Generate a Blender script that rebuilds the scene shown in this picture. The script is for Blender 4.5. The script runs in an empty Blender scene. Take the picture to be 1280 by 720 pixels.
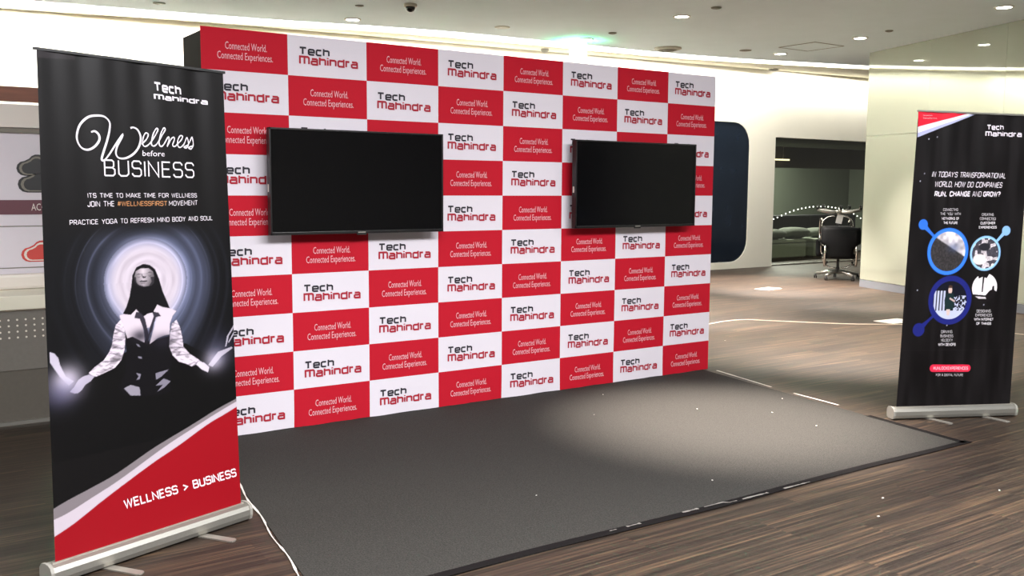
import bpy, bmesh, math, random, json
import numpy as np
from mathutils import Vector, Matrix
random.seed(7)
S = bpy.context.scene
COL = S.collection

# ---------------------------------------------------------------- camera
cd = bpy.data.cameras.new('camera'); cam = bpy.data.objects.new('camera', cd); COL.objects.link(cam)
cd.sensor_width = 36; cd.lens = 1200/1280*36; cd.clip_end = 200
_y, _p, _r = 0.600, -0.104, 0.006
f = Vector((math.sin(_y)*math.cos(_p), math.cos(_y)*math.cos(_p), math.sin(_p)))
r0 = Vector((math.cos(_y), -math.sin(_y), 0)); u0 = r0.cross(f)
r = r0*math.cos(_r)+u0*math.sin(_r); u = -r0*math.sin(_r)+u0*math.cos(_r)
cam.matrix_world = Matrix(((r.x, u.x, -f.x, -1.673), (r.y, u.y, -f.y, -5.586), (r.z, u.z, -f.z, 1.497), (0, 0, 0, 1)))
S.camera = cam

# ---------------------------------------------------------------- world, exposure
S.view_settings.view_transform = 'Standard'; S.view_settings.look = 'None'
S.view_settings.gamma = 1; S.view_settings.use_curve_mapping = False
S.view_settings.exposure = 1.62
W = bpy.data.worlds.new('world'); S.world = W; W.use_nodes = True
W.node_tree.nodes['Background'].inputs[0].default_value = (1, .95, .88, 1)
W.node_tree.nodes['Background'].inputs[1].default_value = .05

CZ = 3.57                       # ceiling height
# ---------------------------------------------------------------- large lights
def area(name, loc, sx, sy, power, color=(1, .95, .87), rot=(0, 0, 0)):
    l = bpy.data.lights.new(name, 'AREA'); l.shape = 'RECTANGLE'; l.size = sx; l.size_y = sy
    l.energy = power; l.color = color
    o = bpy.data.objects.new(name, l); COL.objects.link(o); o.location = loc; o.rotation_euler = rot
    return o
area('fill_light', (0.6, -5.2, CZ-.06), 5.5, 1.6, 310, (.98, .97, 1))  # unseen area lights added under the ceiling as soft fill, no fixtures built
area('fill_light', (-4.2, -2.0, CZ-.06), 1.2, 3.0, 60, (.98, .97, 1))
area('fill_light', (5.6, -4.6, CZ-.06), 2.0, 1.6, 25, (.98, .97, 1))

# ---------------------------------------------------------------- helpers
def lin(c):
    return tuple((x/12.92 if x <= .04045 else ((x+.055)/1.055)**2.4) for x in c)
def srgb(r_, g_, b_):
    return lin((r_/255, g_/255, b_/255))
def mat(name, color, rough=.5, metal=0, emit=None, estr=0, spec=.5, coat=0):
    m = bpy.data.materials.new(name); m.use_nodes = True
    b = m.node_tree.nodes['Principled BSDF']
    b.inputs['Base Color'].default_value = (*color, 1); b.inputs['Roughness'].default_value = rough
    b.inputs['Metallic'].default_value = metal; b.inputs['Specular IOR Level'].default_value = spec
    b.inputs['Coat Weight'].default_value = coat
    if emit: b.inputs['Emission Color'].default_value = (*emit, 1); b.inputs['Emission Strength'].default_value = estr
    return m
def grain(m, scale=(40, 40, 40), amount=.15, bump=.0, detail=4):
    """fine procedural variation on the base colour, and relief"""
    nt = m.node_tree; b = nt.nodes['Principled BSDF']
    tc = nt.nodes.new('ShaderNodeTexCoord'); mp = nt.nodes.new('ShaderNodeMapping'); mp.inputs['Scale'].default_value = scale
    no = nt.nodes.new('ShaderNodeTexNoise'); no.inputs['Detail'].default_value = detail; no.inputs['Scale'].default_value = 1
    nt.links.new(tc.outputs['Object'], mp.inputs[0]); nt.links.new(mp.outputs[0], no.inputs['Vector'])
    mr = nt.nodes.new('ShaderNodeMapRange'); mr.inputs[1].default_value = .25; mr.inputs[2].default_value = .75
    mr.inputs[3].default_value = 1-amount; mr.inputs[4].default_value = 1+amount
    nt.links.new(no.outputs['Fac'], mr.inputs[0])
    vm = nt.nodes.new('ShaderNodeVectorMath'); vm.operation = 'SCALE'
    vm.inputs[0].default_value = b.inputs['Base Color'].default_value[:3]
    nt.links.new(mr.outputs[0], vm.inputs['Scale']); nt.links.new(vm.outputs[0], b.inputs['Base Color'])
    if bump:
        bp = nt.nodes.new('ShaderNodeBump'); bp.inputs['Strength'].default_value = bump; bp.inputs['Distance'].default_value = .002
        nt.links.new(no.outputs['Fac'], bp.inputs['Height']); nt.links.new(bp.outputs[0], b.inputs['Normal'])
    return m
def link(name, me, mats, parent=None, smooth=False):
    for m in (mats if isinstance(mats, (list, tuple)) else [mats]): me.materials.append(m)
    o = bpy.data.objects.new(name, me); COL.objects.link(o)
    if parent: o.parent = parent
    if smooth:
        for p in me.polygons: p.use_smooth = True
    return o
def fromdata(name, v, fc, mats, parent=None, smooth=False, mi=None):
    me = bpy.data.meshes.new(name); me.from_pydata([tuple(map(float, p)) for p in v], [], fc)
    if mi is not None: me.polygons.foreach_set('material_index', mi)
    me.validate(); me.update()
    return link(name, me, mats, parent, smooth)
def bmobj(name, bm, mats, parent=None, smooth=False):
    bmesh.ops.recalc_face_normals(bm, faces=bm.faces)
    me = bpy.data.meshes.new(name); bm.to_mesh(me); bm.free()
    return link(name, me, mats, parent, smooth)
def addbox(bm, c, s, rz=0, bev=0, M=None):
    b2 = bmesh.new(); bmesh.ops.create_cube(b2, size=1)
    for v in b2.verts: v.co = Vector((v.co.x*s[0], v.co.y*s[1], v.co.z*s[2]))
    if bev: bmesh.ops.bevel(b2, geom=b2.edges[:], offset=bev, segments=2, affect='EDGES', profile=.6)
    X = Matrix.Translation(Vector(c)) @ Matrix.Rotation(rz, 4, 'Z') if M is None else M
    for v in b2.verts: v.co = X @ v.co
    me = bpy.data.meshes.new('t'); b2.to_mesh(me); b2.free(); bm.from_mesh(me); bpy.data.meshes.remove(me)
def box(name, c, s, m, parent=None, bev=0, rz=0):
    bm = bmesh.new(); addbox(bm, c, s, rz, bev); return bmobj(name, bm, m, parent)
def tube(bm, pts, rad, n=8, caps=True):
    pts = [Vector(p) for p in pts]; rings = []
    if not isinstance(rad, (list, tuple)): rad = [rad]*len(pts)
    up = None
    for i, p in enumerate(pts):
        t = (pts[min(i+1, len(pts)-1)]-pts[max(i-1, 0)]).normalized()
        if up is None: up = Vector((0, 0, 1)) if abs(t.z) < .9 else Vector((1, 0, 0))
        a = t.cross(up).normalized(); b = a.cross(t).normalized(); up = b
        rings.append([bm.verts.new(p+a*math.cos(2*math.pi*k/n)*rad[i]+b*math.sin(2*math.pi*k/n)*rad[i]) for k in range(n)])
    for i in range(len(rings)-1):
        for k in range(n):
            bm.faces.new((rings[i][k], rings[i][(k+1) % n], rings[i+1][(k+1) % n], rings[i+1][k]))
    if caps: bm.faces.new(rings[0][::-1]); bm.faces.new(rings[-1])
def lathe(bm, prof, c=(0, 0, 0), n=24):
    rings = []
    for rr, z in prof:
        rings.append([bm.verts.new((c[0]+rr*math.cos(2*math.pi*k/n), c[1]+rr*math.sin(2*math.pi*k/n), c[2]+z)) for k in range(n)])
    for i in range(len(rings)-1):
        for k in range(n): bm.faces.new((rings[i][k], rings[i][(k+1) % n], rings[i+1][(k+1) % n], rings[i+1][k]))
    bm.faces.new(rings[0][::-1]); bm.faces.new(rings[-1])
def tag(o, label, cat, group=None, kind=None):
    o['label'] = label; o['category'] = cat
    if group: o['group'] = group
    if kind: o['kind'] = kind
    return o
def empty(name, loc, label, cat, group=None, rz=0):
    o = bpy.data.objects.new(name, None); COL.objects.link(o); o.location = loc; o.rotation_euler = (0, 0, rz)
    o.empty_display_size = .1
    return tag(o, label, cat, group)
def struct(o):
    o['kind'] = 'structure'; return o
def catmull(P, n=6):
    P = [np.array(p, float) for p in P]; out = []
    for i in range(len(P)-1):
        a = P[max(i-1, 0)]; b = P[i]; c = P[i+1]; d = P[min(i+2, len(P)-1)]
        for k in range(n):
            t = k/n
            out.append(.5*((2*b)+(-a+c)*t+(2*a-5*b+4*c-d)*t*t+(-a+3*b-3*c+d)*t**3))
    out.append(P[-1]); return out

# ---------------------------------------------------------------- stroke lettering
G = {
 'A': (.72, [[(0, 0), (.3, 1), (.42, 1), (.72, 0)], [(.1, .32), (.62, .32)]]),
 'B': (.66, [[(0, 0), (0, 1), (.48, 1), (.6, .9), (.6, .62), (.5, .52), (0, .52)], [(.5, .52), (.66, .4), (.66, .12), (.54, 0), (0, 0)]]),
 'C': (.64, [[(.64, .78), (.64, .88), (.5, 1), (.14, 1), (0, .86), (0, .14), (.14, 0), (.5, 0), (.64, .12), (.64, .22)]]),
 'D': (.66, [[(0, 0), (0, 1), (.5, 1), (.66, .84), (.66, .16), (.5, 0), (0, 0)]]),
 'E': (.56, [[(.56, 1), (0, 1), (0, 0), (.56, 0)], [(0, .52), (.5, .52)]]),
 'F': (.54, [[(.54, 1), (0, 1), (0, 0)], [(0, .5), (.48, .5)]]),
 'G': (.66, [[(.64, .8), (.64, .88), (.5, 1), (.14, 1), (0, .86), (0, .14), (.14, 0), (.52, 0), (.66, .14), (.66, .48), (.36, .48)]]),
 'H': (.66, [[(0, 0), (0, 1)], [(.66, 0), (.66, 1)], [(0, .52), (.66, .52)]]),
 'I': (.0, [[(0, 0), (0, 1)]]),
 'J': (.5, [[(.5, 1), (.5, .14), (.36, 0), (.1, 0), (0, .12), (0, .25)]]),
 'K': (.64, [[(0, 0), (0, 1)], [(.62, 1), (.06, .5), (.64, 0)]]),
 'L': (.52, [[(0, 1), (0, 0), (.52, 0)]]),
 'M': (.84, [[(0, 0), (0, 1), (.42, .3), (.84, 1), (.84, 0)]]),
 'N': (.66, [[(0, 0), (0, 1), (.66, 0), (.66, 1)]]),
 'O': (.68, [[(.34, 1), (.14, 1), (0, .86), (0, .14), (.14, 0), (.54, 0), (.68, .14), (.68, .86), (.54, 1), (.34, 1)]]),
 'P': (.62, [[(0, 0), (0, 1), (.48, 1), (.62, .88), (.62, .56), (.48, .44), (0, .44)]]),
 'R': (.64, [[(0, 0), (0, 1), (.5, 1), (.64, .88), (.64, .58), (.5, .46), (0, .46)], [(.34, .46), (.64, 0)]]),
 'S': (.62, [[(.62, .8), (.62, .88), (.5, 1), (.12, 1), (0, .88), (0, .64), (.12, .52), (.5, .52), (.62, .4), (.62, .12), (.5, 0), (.12, 0), (0, .12), (0, .2)]]),
 'T': (.66, [[(0, 1), (.66, 1)], [(.33, 1), (.33, 0)]]),
 'U': (.66, [[(0, 1), (0, .14), (.14, 0), (.52, 0), (.66, .14), (.66, 1)]]),
 'V': (.68, [[(0, 1), (.34, 0), (.68, 1)]]),
 'W': (.96, [[(0, 1), (.24, 0), (.48, .95), (.72, 0), (.96, 1)]]),
 'X': (.66, [[(0, 1), (.66, 0)], [(.66, 1), (0, 0)]]),
 'Y': (.66, [[(0, 1), (.33, .46), (.66, 1)], [(.33, .46), (.33, 0)]]),
 '#': (.66, [[(.14, 0), (.24, 1)], [(.44, 0), (.54, 1)], [(0, .33), (.62, .33)], [(.04, .67), (.66, .67)]]),
 '>': (.5, [[(0, .8), (.5, .45), (0, .1)]]),
 '?': (.55, [[(0, .82), (0, .9), (.12, 1), (.42, 1), (.55, .88), (.55, .62), (.26, .44), (.26, .28)], [(.26, .12), (.26, 0)]]),
 ',': (.06, [[(.06, .12), (.0, -.14)]]), "'": (.0, [[(0, 1), (0, .74)]]), ' ': (.36, []),
}
LG = {  # wide lower-case letters of the company wordmark
 'T': (.86, [[(0, 1), (.86, 1)], [(.4, 1), (.4, 0)]]),
 'M': (1.12, [[(0, 0), (0, 1), (.98, 1), (1.12, .86), (1.12, 0)], [(.56, 1), (.56, 0)]]),
 'e': (.74, [[(.74, 0), (.14, 0), (0, .12), (0, .66), (.12, .78), (.62, .78), (.74, .66), (.74, .38), (0, .38)]]),
 'c': (.66, [[(.66, 0), (.14, 0), (0, .12), (0, .66), (.12, .78), (.66, .78)]]),
 'h': (.7, [[(0, 0), (0, 1.06)], [(0, .78), (.58, .78), (.7, .66), (.7, 0)]]),
 'a': (.72, [[(.04, .78), (.6, .78), (.72, .66), (.72, 0), (.12, 0), (0, .1), (0, .34), (.1, .44), (.72, .44)]]),
 'i': (.0, [[(0, 0), (0, .78)], [(0, .94), (0, 1.1)]]),
 'n': (.7, [[(0, 0), (0, .78), (.58, .78), (.7, .66), (.7, 0)]]),
 'd': (.72, [[(.72, 1.06), (.72, 0), (.12, 0), (0, .12), (0, .66), (.12, .78), (.72, .78)]]),
 'r': (.40, [[(0, 0), (0, .78), (.42, .78)]]),
}
def ribbon(P, h):
    """2-D polyline -> list of quads (each a list of four 2-D points)"""
    P = [np.array(p, float) for p in P]; n = len(P); A = []; B = []
    closed = np.allclose(P[0], P[-1]) and n > 3
    hh = h if isinstance(h, (list, tuple)) else [h]*n
    for i in range(n):
        if closed and i in (0, n-1): d1 = P[-1]-P[-2]; d2 = P[1]-P[0]
        else: d1 = P[i]-P[max(i-1, 0)]; d2 = P[min(i+1, n-1)]-P[i]
        if i == 0 and not closed: d1 = d2
        if i == n-1 and not closed: d2 = d1
        d1 = d1/(np.linalg.norm(d1)+1e-9); d2 = d2/(np.linalg.norm(d2)+1e-9)
        m = d1+d2; l = np.linalg.norm(m)
        m = d2 if l < .3 else m/l
        nn = np.array([-m[1], m[0]]); c = max(.5, abs(nn @ np.array([-d2[1], d2[0]])))
        A.append(P[i]+nn*hh[i]/c); B.append(P[i]-nn*hh[i]/c)
    return [[A[i], B[i], B[i+1], A[i+1]] for i in range(n-1)]
def word(text, base, end, cap, glyphs=G, weight=.07, gap=.3, italic=0):
    """quads of a word laid from base to end, its capital height from base to cap (banner mm)"""
    x = 0; quads = []; h = weight
    for ch in text:
        w, st = glyphs.get(ch, (.5, []))
        for s in st:
            q = [(h+p[0]+x, h+p[1]*(1-2*h) if p[1] <= 1 else h+p[1]*(1-2*h)) for p in s]
            quads += ribbon(q, h)
        x += w+gap
    tot = x-gap+2*h
    b = np.array(base, float); e = np.array(end, float); c = np.array(cap, float)
    ex = (e-b)/tot; ey = c-b
    return [[b+ex*(p[0]+italic*p[1])+ey*p[1] for p in q] for q in quads]
def font_tris(text, space=1.0):
    """Blender's built-in font as triangles, scaled to width 1, capital height 1"""
    cu = bpy.data.curves.new('t', 'FONT'); cu.body = text; cu.resolution_u = 2; cu.space_character = space
    o = bpy.data.objects.new('t', cu); COL.objects.link(o)
    bpy.context.view_layer.update()
    me = bpy.data.meshes.new_from_object(o.evaluated_get(bpy.context.evaluated_depsgraph_get()))
    V = np.array([(v.co.x, v.co.y) for v in me.vertices]); F = [list(p.vertices) for p in me.polygons]
    bpy.data.objects.remove(o); bpy.data.curves.remove(cu); bpy.data.meshes.remove(me)
    V[:, 0] -= V[:, 0].min(); V[:, 0] /= V[:, 0].max(); V[:, 1] /= .69
    return [[V[i] for i in fc] for fc in F]
def font_word(text, base, end, cap):
    b = np.array(base, float); e = np.array(end, float); c = np.array(cap, float)
    return [[b+(e-b)*p[0]+(c-b)*p[1] for p in fc] for fc in font_tris(text)]
def polys_to_mesh(name, polys, place, m, parent, kind=None):
    V = []; F = []
    for q in polys:
        k = len(V); V += [place(p) for p in q]; F.append(list(range(k, k+len(q))))
    o = fromdata(name, V, F, m, parent)
    if 'lettering' in name: o['kind'] = 'stuff'
    return o

# ---------------------------------------------------------------- materials
m_ceil = grain(mat('ceiling_plaster', srgb(226, 238, 242), .8), (3, 3, 3), .02)
m_wall = grain(mat('cream_wall_paint', srgb(232, 229, 216), .7), (2, 2, 2), .015)
m_dark = mat('black_fabric', srgb(34, 34, 30), .9)
m_alu = grain(mat('brushed_aluminium', srgb(158, 157, 149), .38, .75), (2, 400, 400), .06)
m_alu2 = mat('satin_foot_metal', srgb(180, 176, 166), .35, .7)
m_chrome = mat('chrome', srgb(215, 212, 205), .18, 1)
m_black = mat('black_plastic', srgb(22, 22, 22), .45)
m_leather = grain(mat('black_leather', srgb(13, 14, 16), .6, spec=.2), (60, 60, 60), .2, .3)
m_white = mat('white_plate', srgb(215, 208, 198), .5)

def floor_material():
    m = bpy.data.materials.new('striped_brown_floor'); m.use_nodes = True; nt = m.node_tree; b = nt.nodes['Principled BSDF']
    tc = nt.nodes.new('ShaderNodeTexCoord')
    def noise(scale, detail, rough=.5, off=(0, 0, 0)):
        mp = nt.nodes.new('ShaderNodeMapping'); mp.inputs['Scale'].default_value = scale; mp.inputs['Location'].default_value = off
        no = nt.nodes.new('ShaderNodeTexNoise'); no.inputs['Scale'].default_value = 1; no.inputs['Detail'].default_value = detail
        no.inputs['Roughness'].default_value = rough
        nt.links.new(tc.outputs['Object'], mp.inputs[0]); nt.links.new(mp.outputs[0], no.inputs['Vector']); return no
    # carpet tiles: every tile 1 m x 0.25 m starts its own stripe sequence
    br = nt.nodes.new('ShaderNodeTexBrick'); br.offset = .37; br.inputs['Scale'].default_value = 1
    br.inputs['Brick Width'].default_value = 1.0; br.inputs['Row Height'].default_value = .25
    br.inputs['Mortar Size'].default_value = 0.0; br.inputs['Color1'].default_value = (0, 0, 0, 1); br.inputs['Color2'].default_value = (1, 1, 1, 1)
    nt.links.new(tc.outputs['Object'], br.inputs['Vector'])
    sc = nt.nodes.new('ShaderNodeVectorMath'); sc.operation = 'SCALE'; sc.inputs['Scale'].default_value = 7.3
    nt.links.new(br.outputs['Color'], sc.inputs[0])
    ad = nt.nodes.new('ShaderNodeVectorMath'); nt.links.new(tc.outputs['Object'], ad.inputs[0]); nt.links.new(sc.outputs[0], ad.inputs[1])
    mp = nt.nodes.new('ShaderNodeMapping'); mp.inputs['Scale'].default_value = (1.3, 75, 1); nt.links.new(ad.outputs[0], mp.inputs[0])
    n1 = nt.nodes.new('ShaderNodeTexNoise'); n1.inputs['Scale'].default_value = 1; n1.inputs['Detail'].default_value = 3; n1.inputs['Roughness'].default_value = .65
    nt.links.new(mp.outputs[0], n1.inputs['Vector'])
    mp2 = nt.nodes.new('ShaderNodeMapping'); mp2.inputs['Scale'].default_value = (.45, 16, 1); nt.links.new(ad.outputs[0], mp2.inputs[0])
    n0 = nt.nodes.new('ShaderNodeTexNoise'); n0.inputs['Scale'].default_value = 1; n0.inputs['Detail'].default_value = 2; nt.links.new(mp2.outputs[0], n0.inputs['Vector'])
    ma = nt.nodes.new('ShaderNodeMix'); ma.inputs[0].default_value = .28; nt.links.new(n1.outputs['Fac'], ma.inputs[2]); nt.links.new(n0.outputs['Fac'], ma.inputs[3])
    cr = nt.nodes.new('ShaderNodeValToRGB'); e = cr.color_ramp.elements
    e[0].position = .39; e[0].color = (*srgb(36, 29, 24), 1); e[1].position = .655; e[1].color = (*srgb(107, 88, 71), 1)
    for p, c in ((.465, (48, 40, 34)), (.53, (61, 51, 43)), (.60, (83, 68, 55))):
        x = cr.color_ramp.elements.new(p); x.color = (*srgb(*c), 1)
    nt.links.new(ma.outputs[0], cr.inputs[0])
    n2 = noise((300, 300, 1), 2)
    mx = nt.nodes.new('ShaderNodeMix'); mx.data_type = 'RGBA'; mx.blend_type = 'OVERLAY'; mx.inputs[0].default_value = .35
    nt.links.new(cr.outputs[0], mx.inputs[6]); nt.links.new(n2.outputs['Color'], mx.inputs[7])
    n3 = noise((.9, .7, 1), 2); hs = nt.nodes.new('ShaderNodeHueSaturation'); hs.inputs['Saturation'].default_value = 1.15
    mr = nt.nodes.new('ShaderNodeMapRange'); mr.inputs[3].default_value = .72; mr.inputs[4].default_value = .92
    nt.links.new(n3.outputs['Fac'], mr.inputs[0]); nt.links.new(mr.outputs[0], hs.inputs['Value']); nt.links.new(mx.outputs[2], hs.inputs['Color'])
    nt.links.new(hs.outputs[0], b.inputs['Base Color'])
    b.inputs['Roughness'].default_value = .55; b.inputs['Specular IOR Level'].default_value = .35
    bp = nt.nodes.new('ShaderNodeBump'); bp.inputs['Strength'].default_value = .25; bp.inputs['Distance'].default_value = .002
    nt.links.new(n1.outputs['Fac'], bp.inputs['Height']); nt.links.new(bp.outputs[0], b.inputs['Normal'])
    return m
m_floor = floor_material()

# ---------------------------------------------------------------- setting
struct(box('floor', (4.5, 1.0, -.05), (29, 30, .1), m_floor))
# ceiling follows the front edge of the light slot
slot = [(-9.0, 8.0, 8.6), (-3.5, 7.35, 7.95), (.11, 6.70, 7.28), (2.6, 6.28, 6.76), (5.1, 5.72, 6.18), (9.3, 5.42, 5.80), (12.6, 4.60, 4.98), (19, 3.1, 3.5)]
ff = catmull([(a, b) for a, b, c in slot], 5); bk = catmull([(a+.1, c) for a, b, c in slot], 5)
V = []; F = []; n = len(ff)
for z in (CZ, CZ+.12):
    V += [(p[0], p[1], z) for p in ff] + [(p[0], -14.0, z) for p in ff]
for i in range(n-1):
    F += [(i, n+i, n+i+1, i+1), (2*n+i, 2*n+i+1, 3*n+i+1, 3*n+i), (i, i+1, 2*n+i+1, 2*n+i)]
struct(fromdata('ceiling', V, F, m_ceil))
# light slot (recess with its emitting diffuser) between ceiling and soffit
m_slot = mat('led_diffuser', (1, 1, 1), .5, emit=(1, .97, .88), estr=1.5)
V = [(p[0], p[1], CZ+.02) for p in ff]+[(p[0], p[1], CZ+.02) for p in bk]
F = [(i, i+1, n+i+1, n+i) for i in range(n-1)]
o = fromdata('cove_light', V, F, m_slot); tag(o, 'long bright recessed light slot curving across the ceiling in front of the back wall', 'light')
# back wall, its height a little uneven where it meets the soffit
wl = catmull([(-9, 8.1, 3.6), (-3, 7.95, 3.6), (0, 7.8, 3.63), (3, 7.6, 3.69), (7, 7.25, 3.69), (9.3, 7.0, 3.69)], 4)
V = []; F = []; n2 = len(wl)
for p in wl: V += [(p[0], p[1], 0), (p[0], p[1], p[2]), (p[0], p[1]+.14, 0), (p[0], p[1]+.14, p[2])]
for i in range(n2-1):
    a = 4*i; F += [(a, a+4, a+5, a+1), (a+2, a+3, a+7, a+6), (a+1, a+5, a+7, a+3)]
struct(fromdata('wall_back', V, F, m_wall, smooth=False))
# straight stretch with the rounded dark window and the tall glass opening
def wall_with_holes():
    bm = bmesh.new(); y0 = 7.0; x0, x1, top0, top1 = 9.3, 19.0, 3.69, 3.86
    rc = []; a0, a1, b0, b1, rr = 10.55, 12.36, .13, 2.735, .42
    for cx, cz, st in ((a1-rr, b1-rr, 0), (a0+rr, b1-rr, 90), (a0+rr, b0+rr, 180), (a1-rr, b0+rr, 270)):
        for k in range(7):
            t = math.radians(st+15*k); rc.append((cx+rr*math.cos(t), cz+rr*math.sin(t)))
    outer = [(x0, 0), (13.08, 0), (13.08, 2.5), (17.4, 2.5), (17.4, 0), (x1, 0), (x1, top1), (x0, top0)]
    def ring(pts): 
        vs = [bm.verts.new((p[0], y0, p[1])) for p in pts]; return [bm.edges.new((vs[i], vs[(i+1) % len(vs)])) for i in range(len(vs))]
    es = ring(outer)+ring(rc)
    bmesh.ops.triangle_fill(bm, use_beauty=True, edges=es)
    g = bmesh.ops.extrude_face_region(bm, geom=bm.faces[:])
    for v in [x for x in g['geom'] if isinstance(x, bmesh.types.BMVert)]: v.co.y += .14
    return bmobj('wall_back', bm, m_wall), rc
wb, rc = wall_with_holes(); struct(wb)
m_navy = grain(mat('dark_navy_glass', srgb(24, 33, 45), .12), (3, 3, 3), .2)
bm = bmesh.new(); vs = [bm.verts.new((p[0], 7.015, p[1])) for p in rc]; bm.faces.new(vs)
g = bmesh.ops.extrude_face_region(bm, geom=bm.faces[:])
for v in [x for x in g['geom'] if isinstance(x, bmesh.types.BMVert)]: v.co.y += .03
struct(bmobj('window_1', bm, m_navy))
# soffit between slot and wall
V = []; F = []
far = [(-9, 8.1, 3.6), (-3, 7.95, 3.6), (0, 7.8, 3.63), (3, 7.6, 3.69), (7, 7.25, 3.69), (9.3, 7.0, 3.69), (13, 7.0, 3.755), (19, 7.0, 3.86)]
fr = catmull(far, 5); mm = len(fr)
V = [(p[0], p[1], CZ) for p in bk]+[(p[0], p[1]+.0, p[2]) for p in fr]
F = []
kk = min(n, mm)
for i in range(kk-1): F.append((i, i+1, n+i+1, n+i))
k2 = len(V); V += [(p[0], p[1], CZ+.1) for p in bk]
F += [(i, i+1, k2+i+1, k2+i) for i in range(n-1)]
struct(fromdata('trim_1', V, F, grain(mat('soffit_plaster', srgb(215, 208, 186), .8), (3, 3, 3), .02)))
# wall washer along the top of the back wall
for x, y, z, L, rz, pw in ((-4.5, 7.78, 3.54, 4.6, -.03, 30), (.8, 7.50, 3.57, 4.8, -.07, 34), (5.6, 7.14, 3.61, 4.6, -.09, 34), (10.4, 6.80, 3.64, 5.0, 0, 24), (15.2, 6.80, 3.72, 4.4, 0, 22)):
    o = area('wall_washer_light', (x, y, z), L, .10, pw, (1, .97, .90), (math.radians(10), 0, rz))
# the lamps inside the slot throw their light on towards the wall
for x, y, L, rz, pw in ((-3.6, 7.65, 4.4, -.15, 28), (1.3, 6.74, 4.4, -.17, 34), (7.2, 5.80, 4.6, -.10, 56), (11.0, 5.28, 3.0, -.25, 22)):
    o = area('slot_light', (x, y, CZ+.005), L, .10, pw, (1, .97, .92), (math.radians(38), 0, rz))

# lacquered glass wall on the right, in panels
g1 = Vector((11.2, 3.64, 0)); g2 = Vector((10.09, .51, 0)); gd = (g2-g1).normalized(); gn = Vector((gd.y, -gd.x, 0))
if gn.x > 0: gn = -gn
m_lac = mat('lacquered_glass', srgb(156, 159, 144), .5)
def lacquer(m):
    nt = m.node_tree; b = nt.nodes['Principled BSDF']; out = nt.nodes['Material Output']
    gl = nt.nodes.new('ShaderNodeBsdfGlossy'); gl.inputs['Color'].default_value = (.82, .86, .74, 1); gl.inputs['Roughness'].default_value = .03
    mx = nt.nodes.new('ShaderNodeMixShader'); mx.inputs[0].default_value = .25
    nt.links.new(b.outputs[0], mx.inputs[1]); nt.links.new(gl.outputs[0], mx.inputs[2]); nt.links.new(mx.outputs[0], out.inputs[0])
lacquer(m_lac)
gang = math.atan2(gd.y, gd.x)
L = 9.8; c = g1+gd*L/2-gn*.10
wr = struct(box('wall_right', (c.x, c.y, (CZ+.05)/2), (L, .16, CZ+.05), m_wall, rz=gang))
for k in range(7):
    a = k*1.40
    for z0, z1 in ((.118, 2.305), (2.31, CZ-.002)):
        p = g1+gd*(a+.70)-gn*.008
        tilt = (0, .004, -.003, .002, 0, .003, 0)[k]
        o = box('glass_panel', (p.x, p.y, (z0+z1)/2), (1.396, .02, z1-z0), m_lac, wr, .002, gang+tilt)
p = g1+gd*L/2-gn*.008
struct(box('baseboard_right', (p.x, p.y, .056), (L, .024, .112), mat('grey_skirting', srgb(112, 114, 120), .6, spec=.2), rz=gang))
# end face of the glass wall
p = g1-gn*.09-gd*.006
# rest of the room, outside the frame
struct(box('wall_left', (-9.0, -2.5, 1.85), (.14, 22, 3.7), m_wall))
struct(box('wall_front', (2.0, -13.5, 1.85), (22, .14, 3.7), m_wall))

# ---------------------------------------------------------------- seating room behind the glass
m_rd = grain(mat('dim_grey_green_wall', srgb(86, 92, 80), .8), (2, 2, 2), .03)
m_rb = mat('dark_brown_bulkhead', srgb(52, 46, 36), .8)
struct(box('wall_seating', (16.5, 11.2, 1.6), (10, .1, 3.2), m_rd))
struct(box('wall_seating', (12.9, 9.1, 1.6), (.1, 4.0, 3.2), m_rd)); struct(box('wall_seating', (21.0, 9.1, 1.6), (.1, 4.0, 3.2), m_rd))
struct(box('ceiling_seating', (17, 9.18, 3.0), (8.2, 4.0, .1), m_rd))
struct(box('trim_2', (17, 7.9, 2.45), (8.0, .3, 1.0), m_rb))
struct(box('trim_3', (17, 7.22, 2.43), (8.0, .12, .18), mat('grey_head_band', srgb(96, 100, 88), .7)))
area('seating_room_light', (16, 9.6, 2.9), 3, 1.0, 170, (1, 1, .93))
m_glass = bpy.data.materials.new('clear_glass'); m_glass.use_nodes = True
nt = m_glass.node_tree; nt.nodes.clear(); out = nt.nodes.new('ShaderNodeOutputMaterial'); tr = nt.nodes.new('ShaderNodeBsdfTransparent'); tr.inputs[0].default_value = (.86, .88, .83, 1)
gl = nt.nodes.new('ShaderNodeBsdfGlossy'); gl.inputs['Roughness'].default_value = .02; mx = nt.nodes.new('ShaderNodeMixShader'); mx.inputs[0].default_value = .08
nt.links.new(tr.outputs[0], mx.inputs[1]); nt.links.new(gl.outputs[0], mx.inputs[2]); nt.links.new(mx.outputs[0], out.inputs[0])
w2 = struct(box('window_2', (15.2, 7.06, .015), (4.3, .05, .03), m_alu))
for x0, x1 in ((13.09, 14.27), (14.28, 15.46), (15.47, 17.39)):
    box('pane', ((x0+x1)/2, 7.06, 1.262), (x1-x0, .012, 2.46), m_glass, w2)
m_bench = grain(mat('grey_green_upholstery', srgb(150, 158, 140), .85), (50, 50, 50), .08)
m_cush = grain(mat('grey_cushion_fabric', srgb(92, 97, 86), .9), (40, 40, 40), .1)
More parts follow.
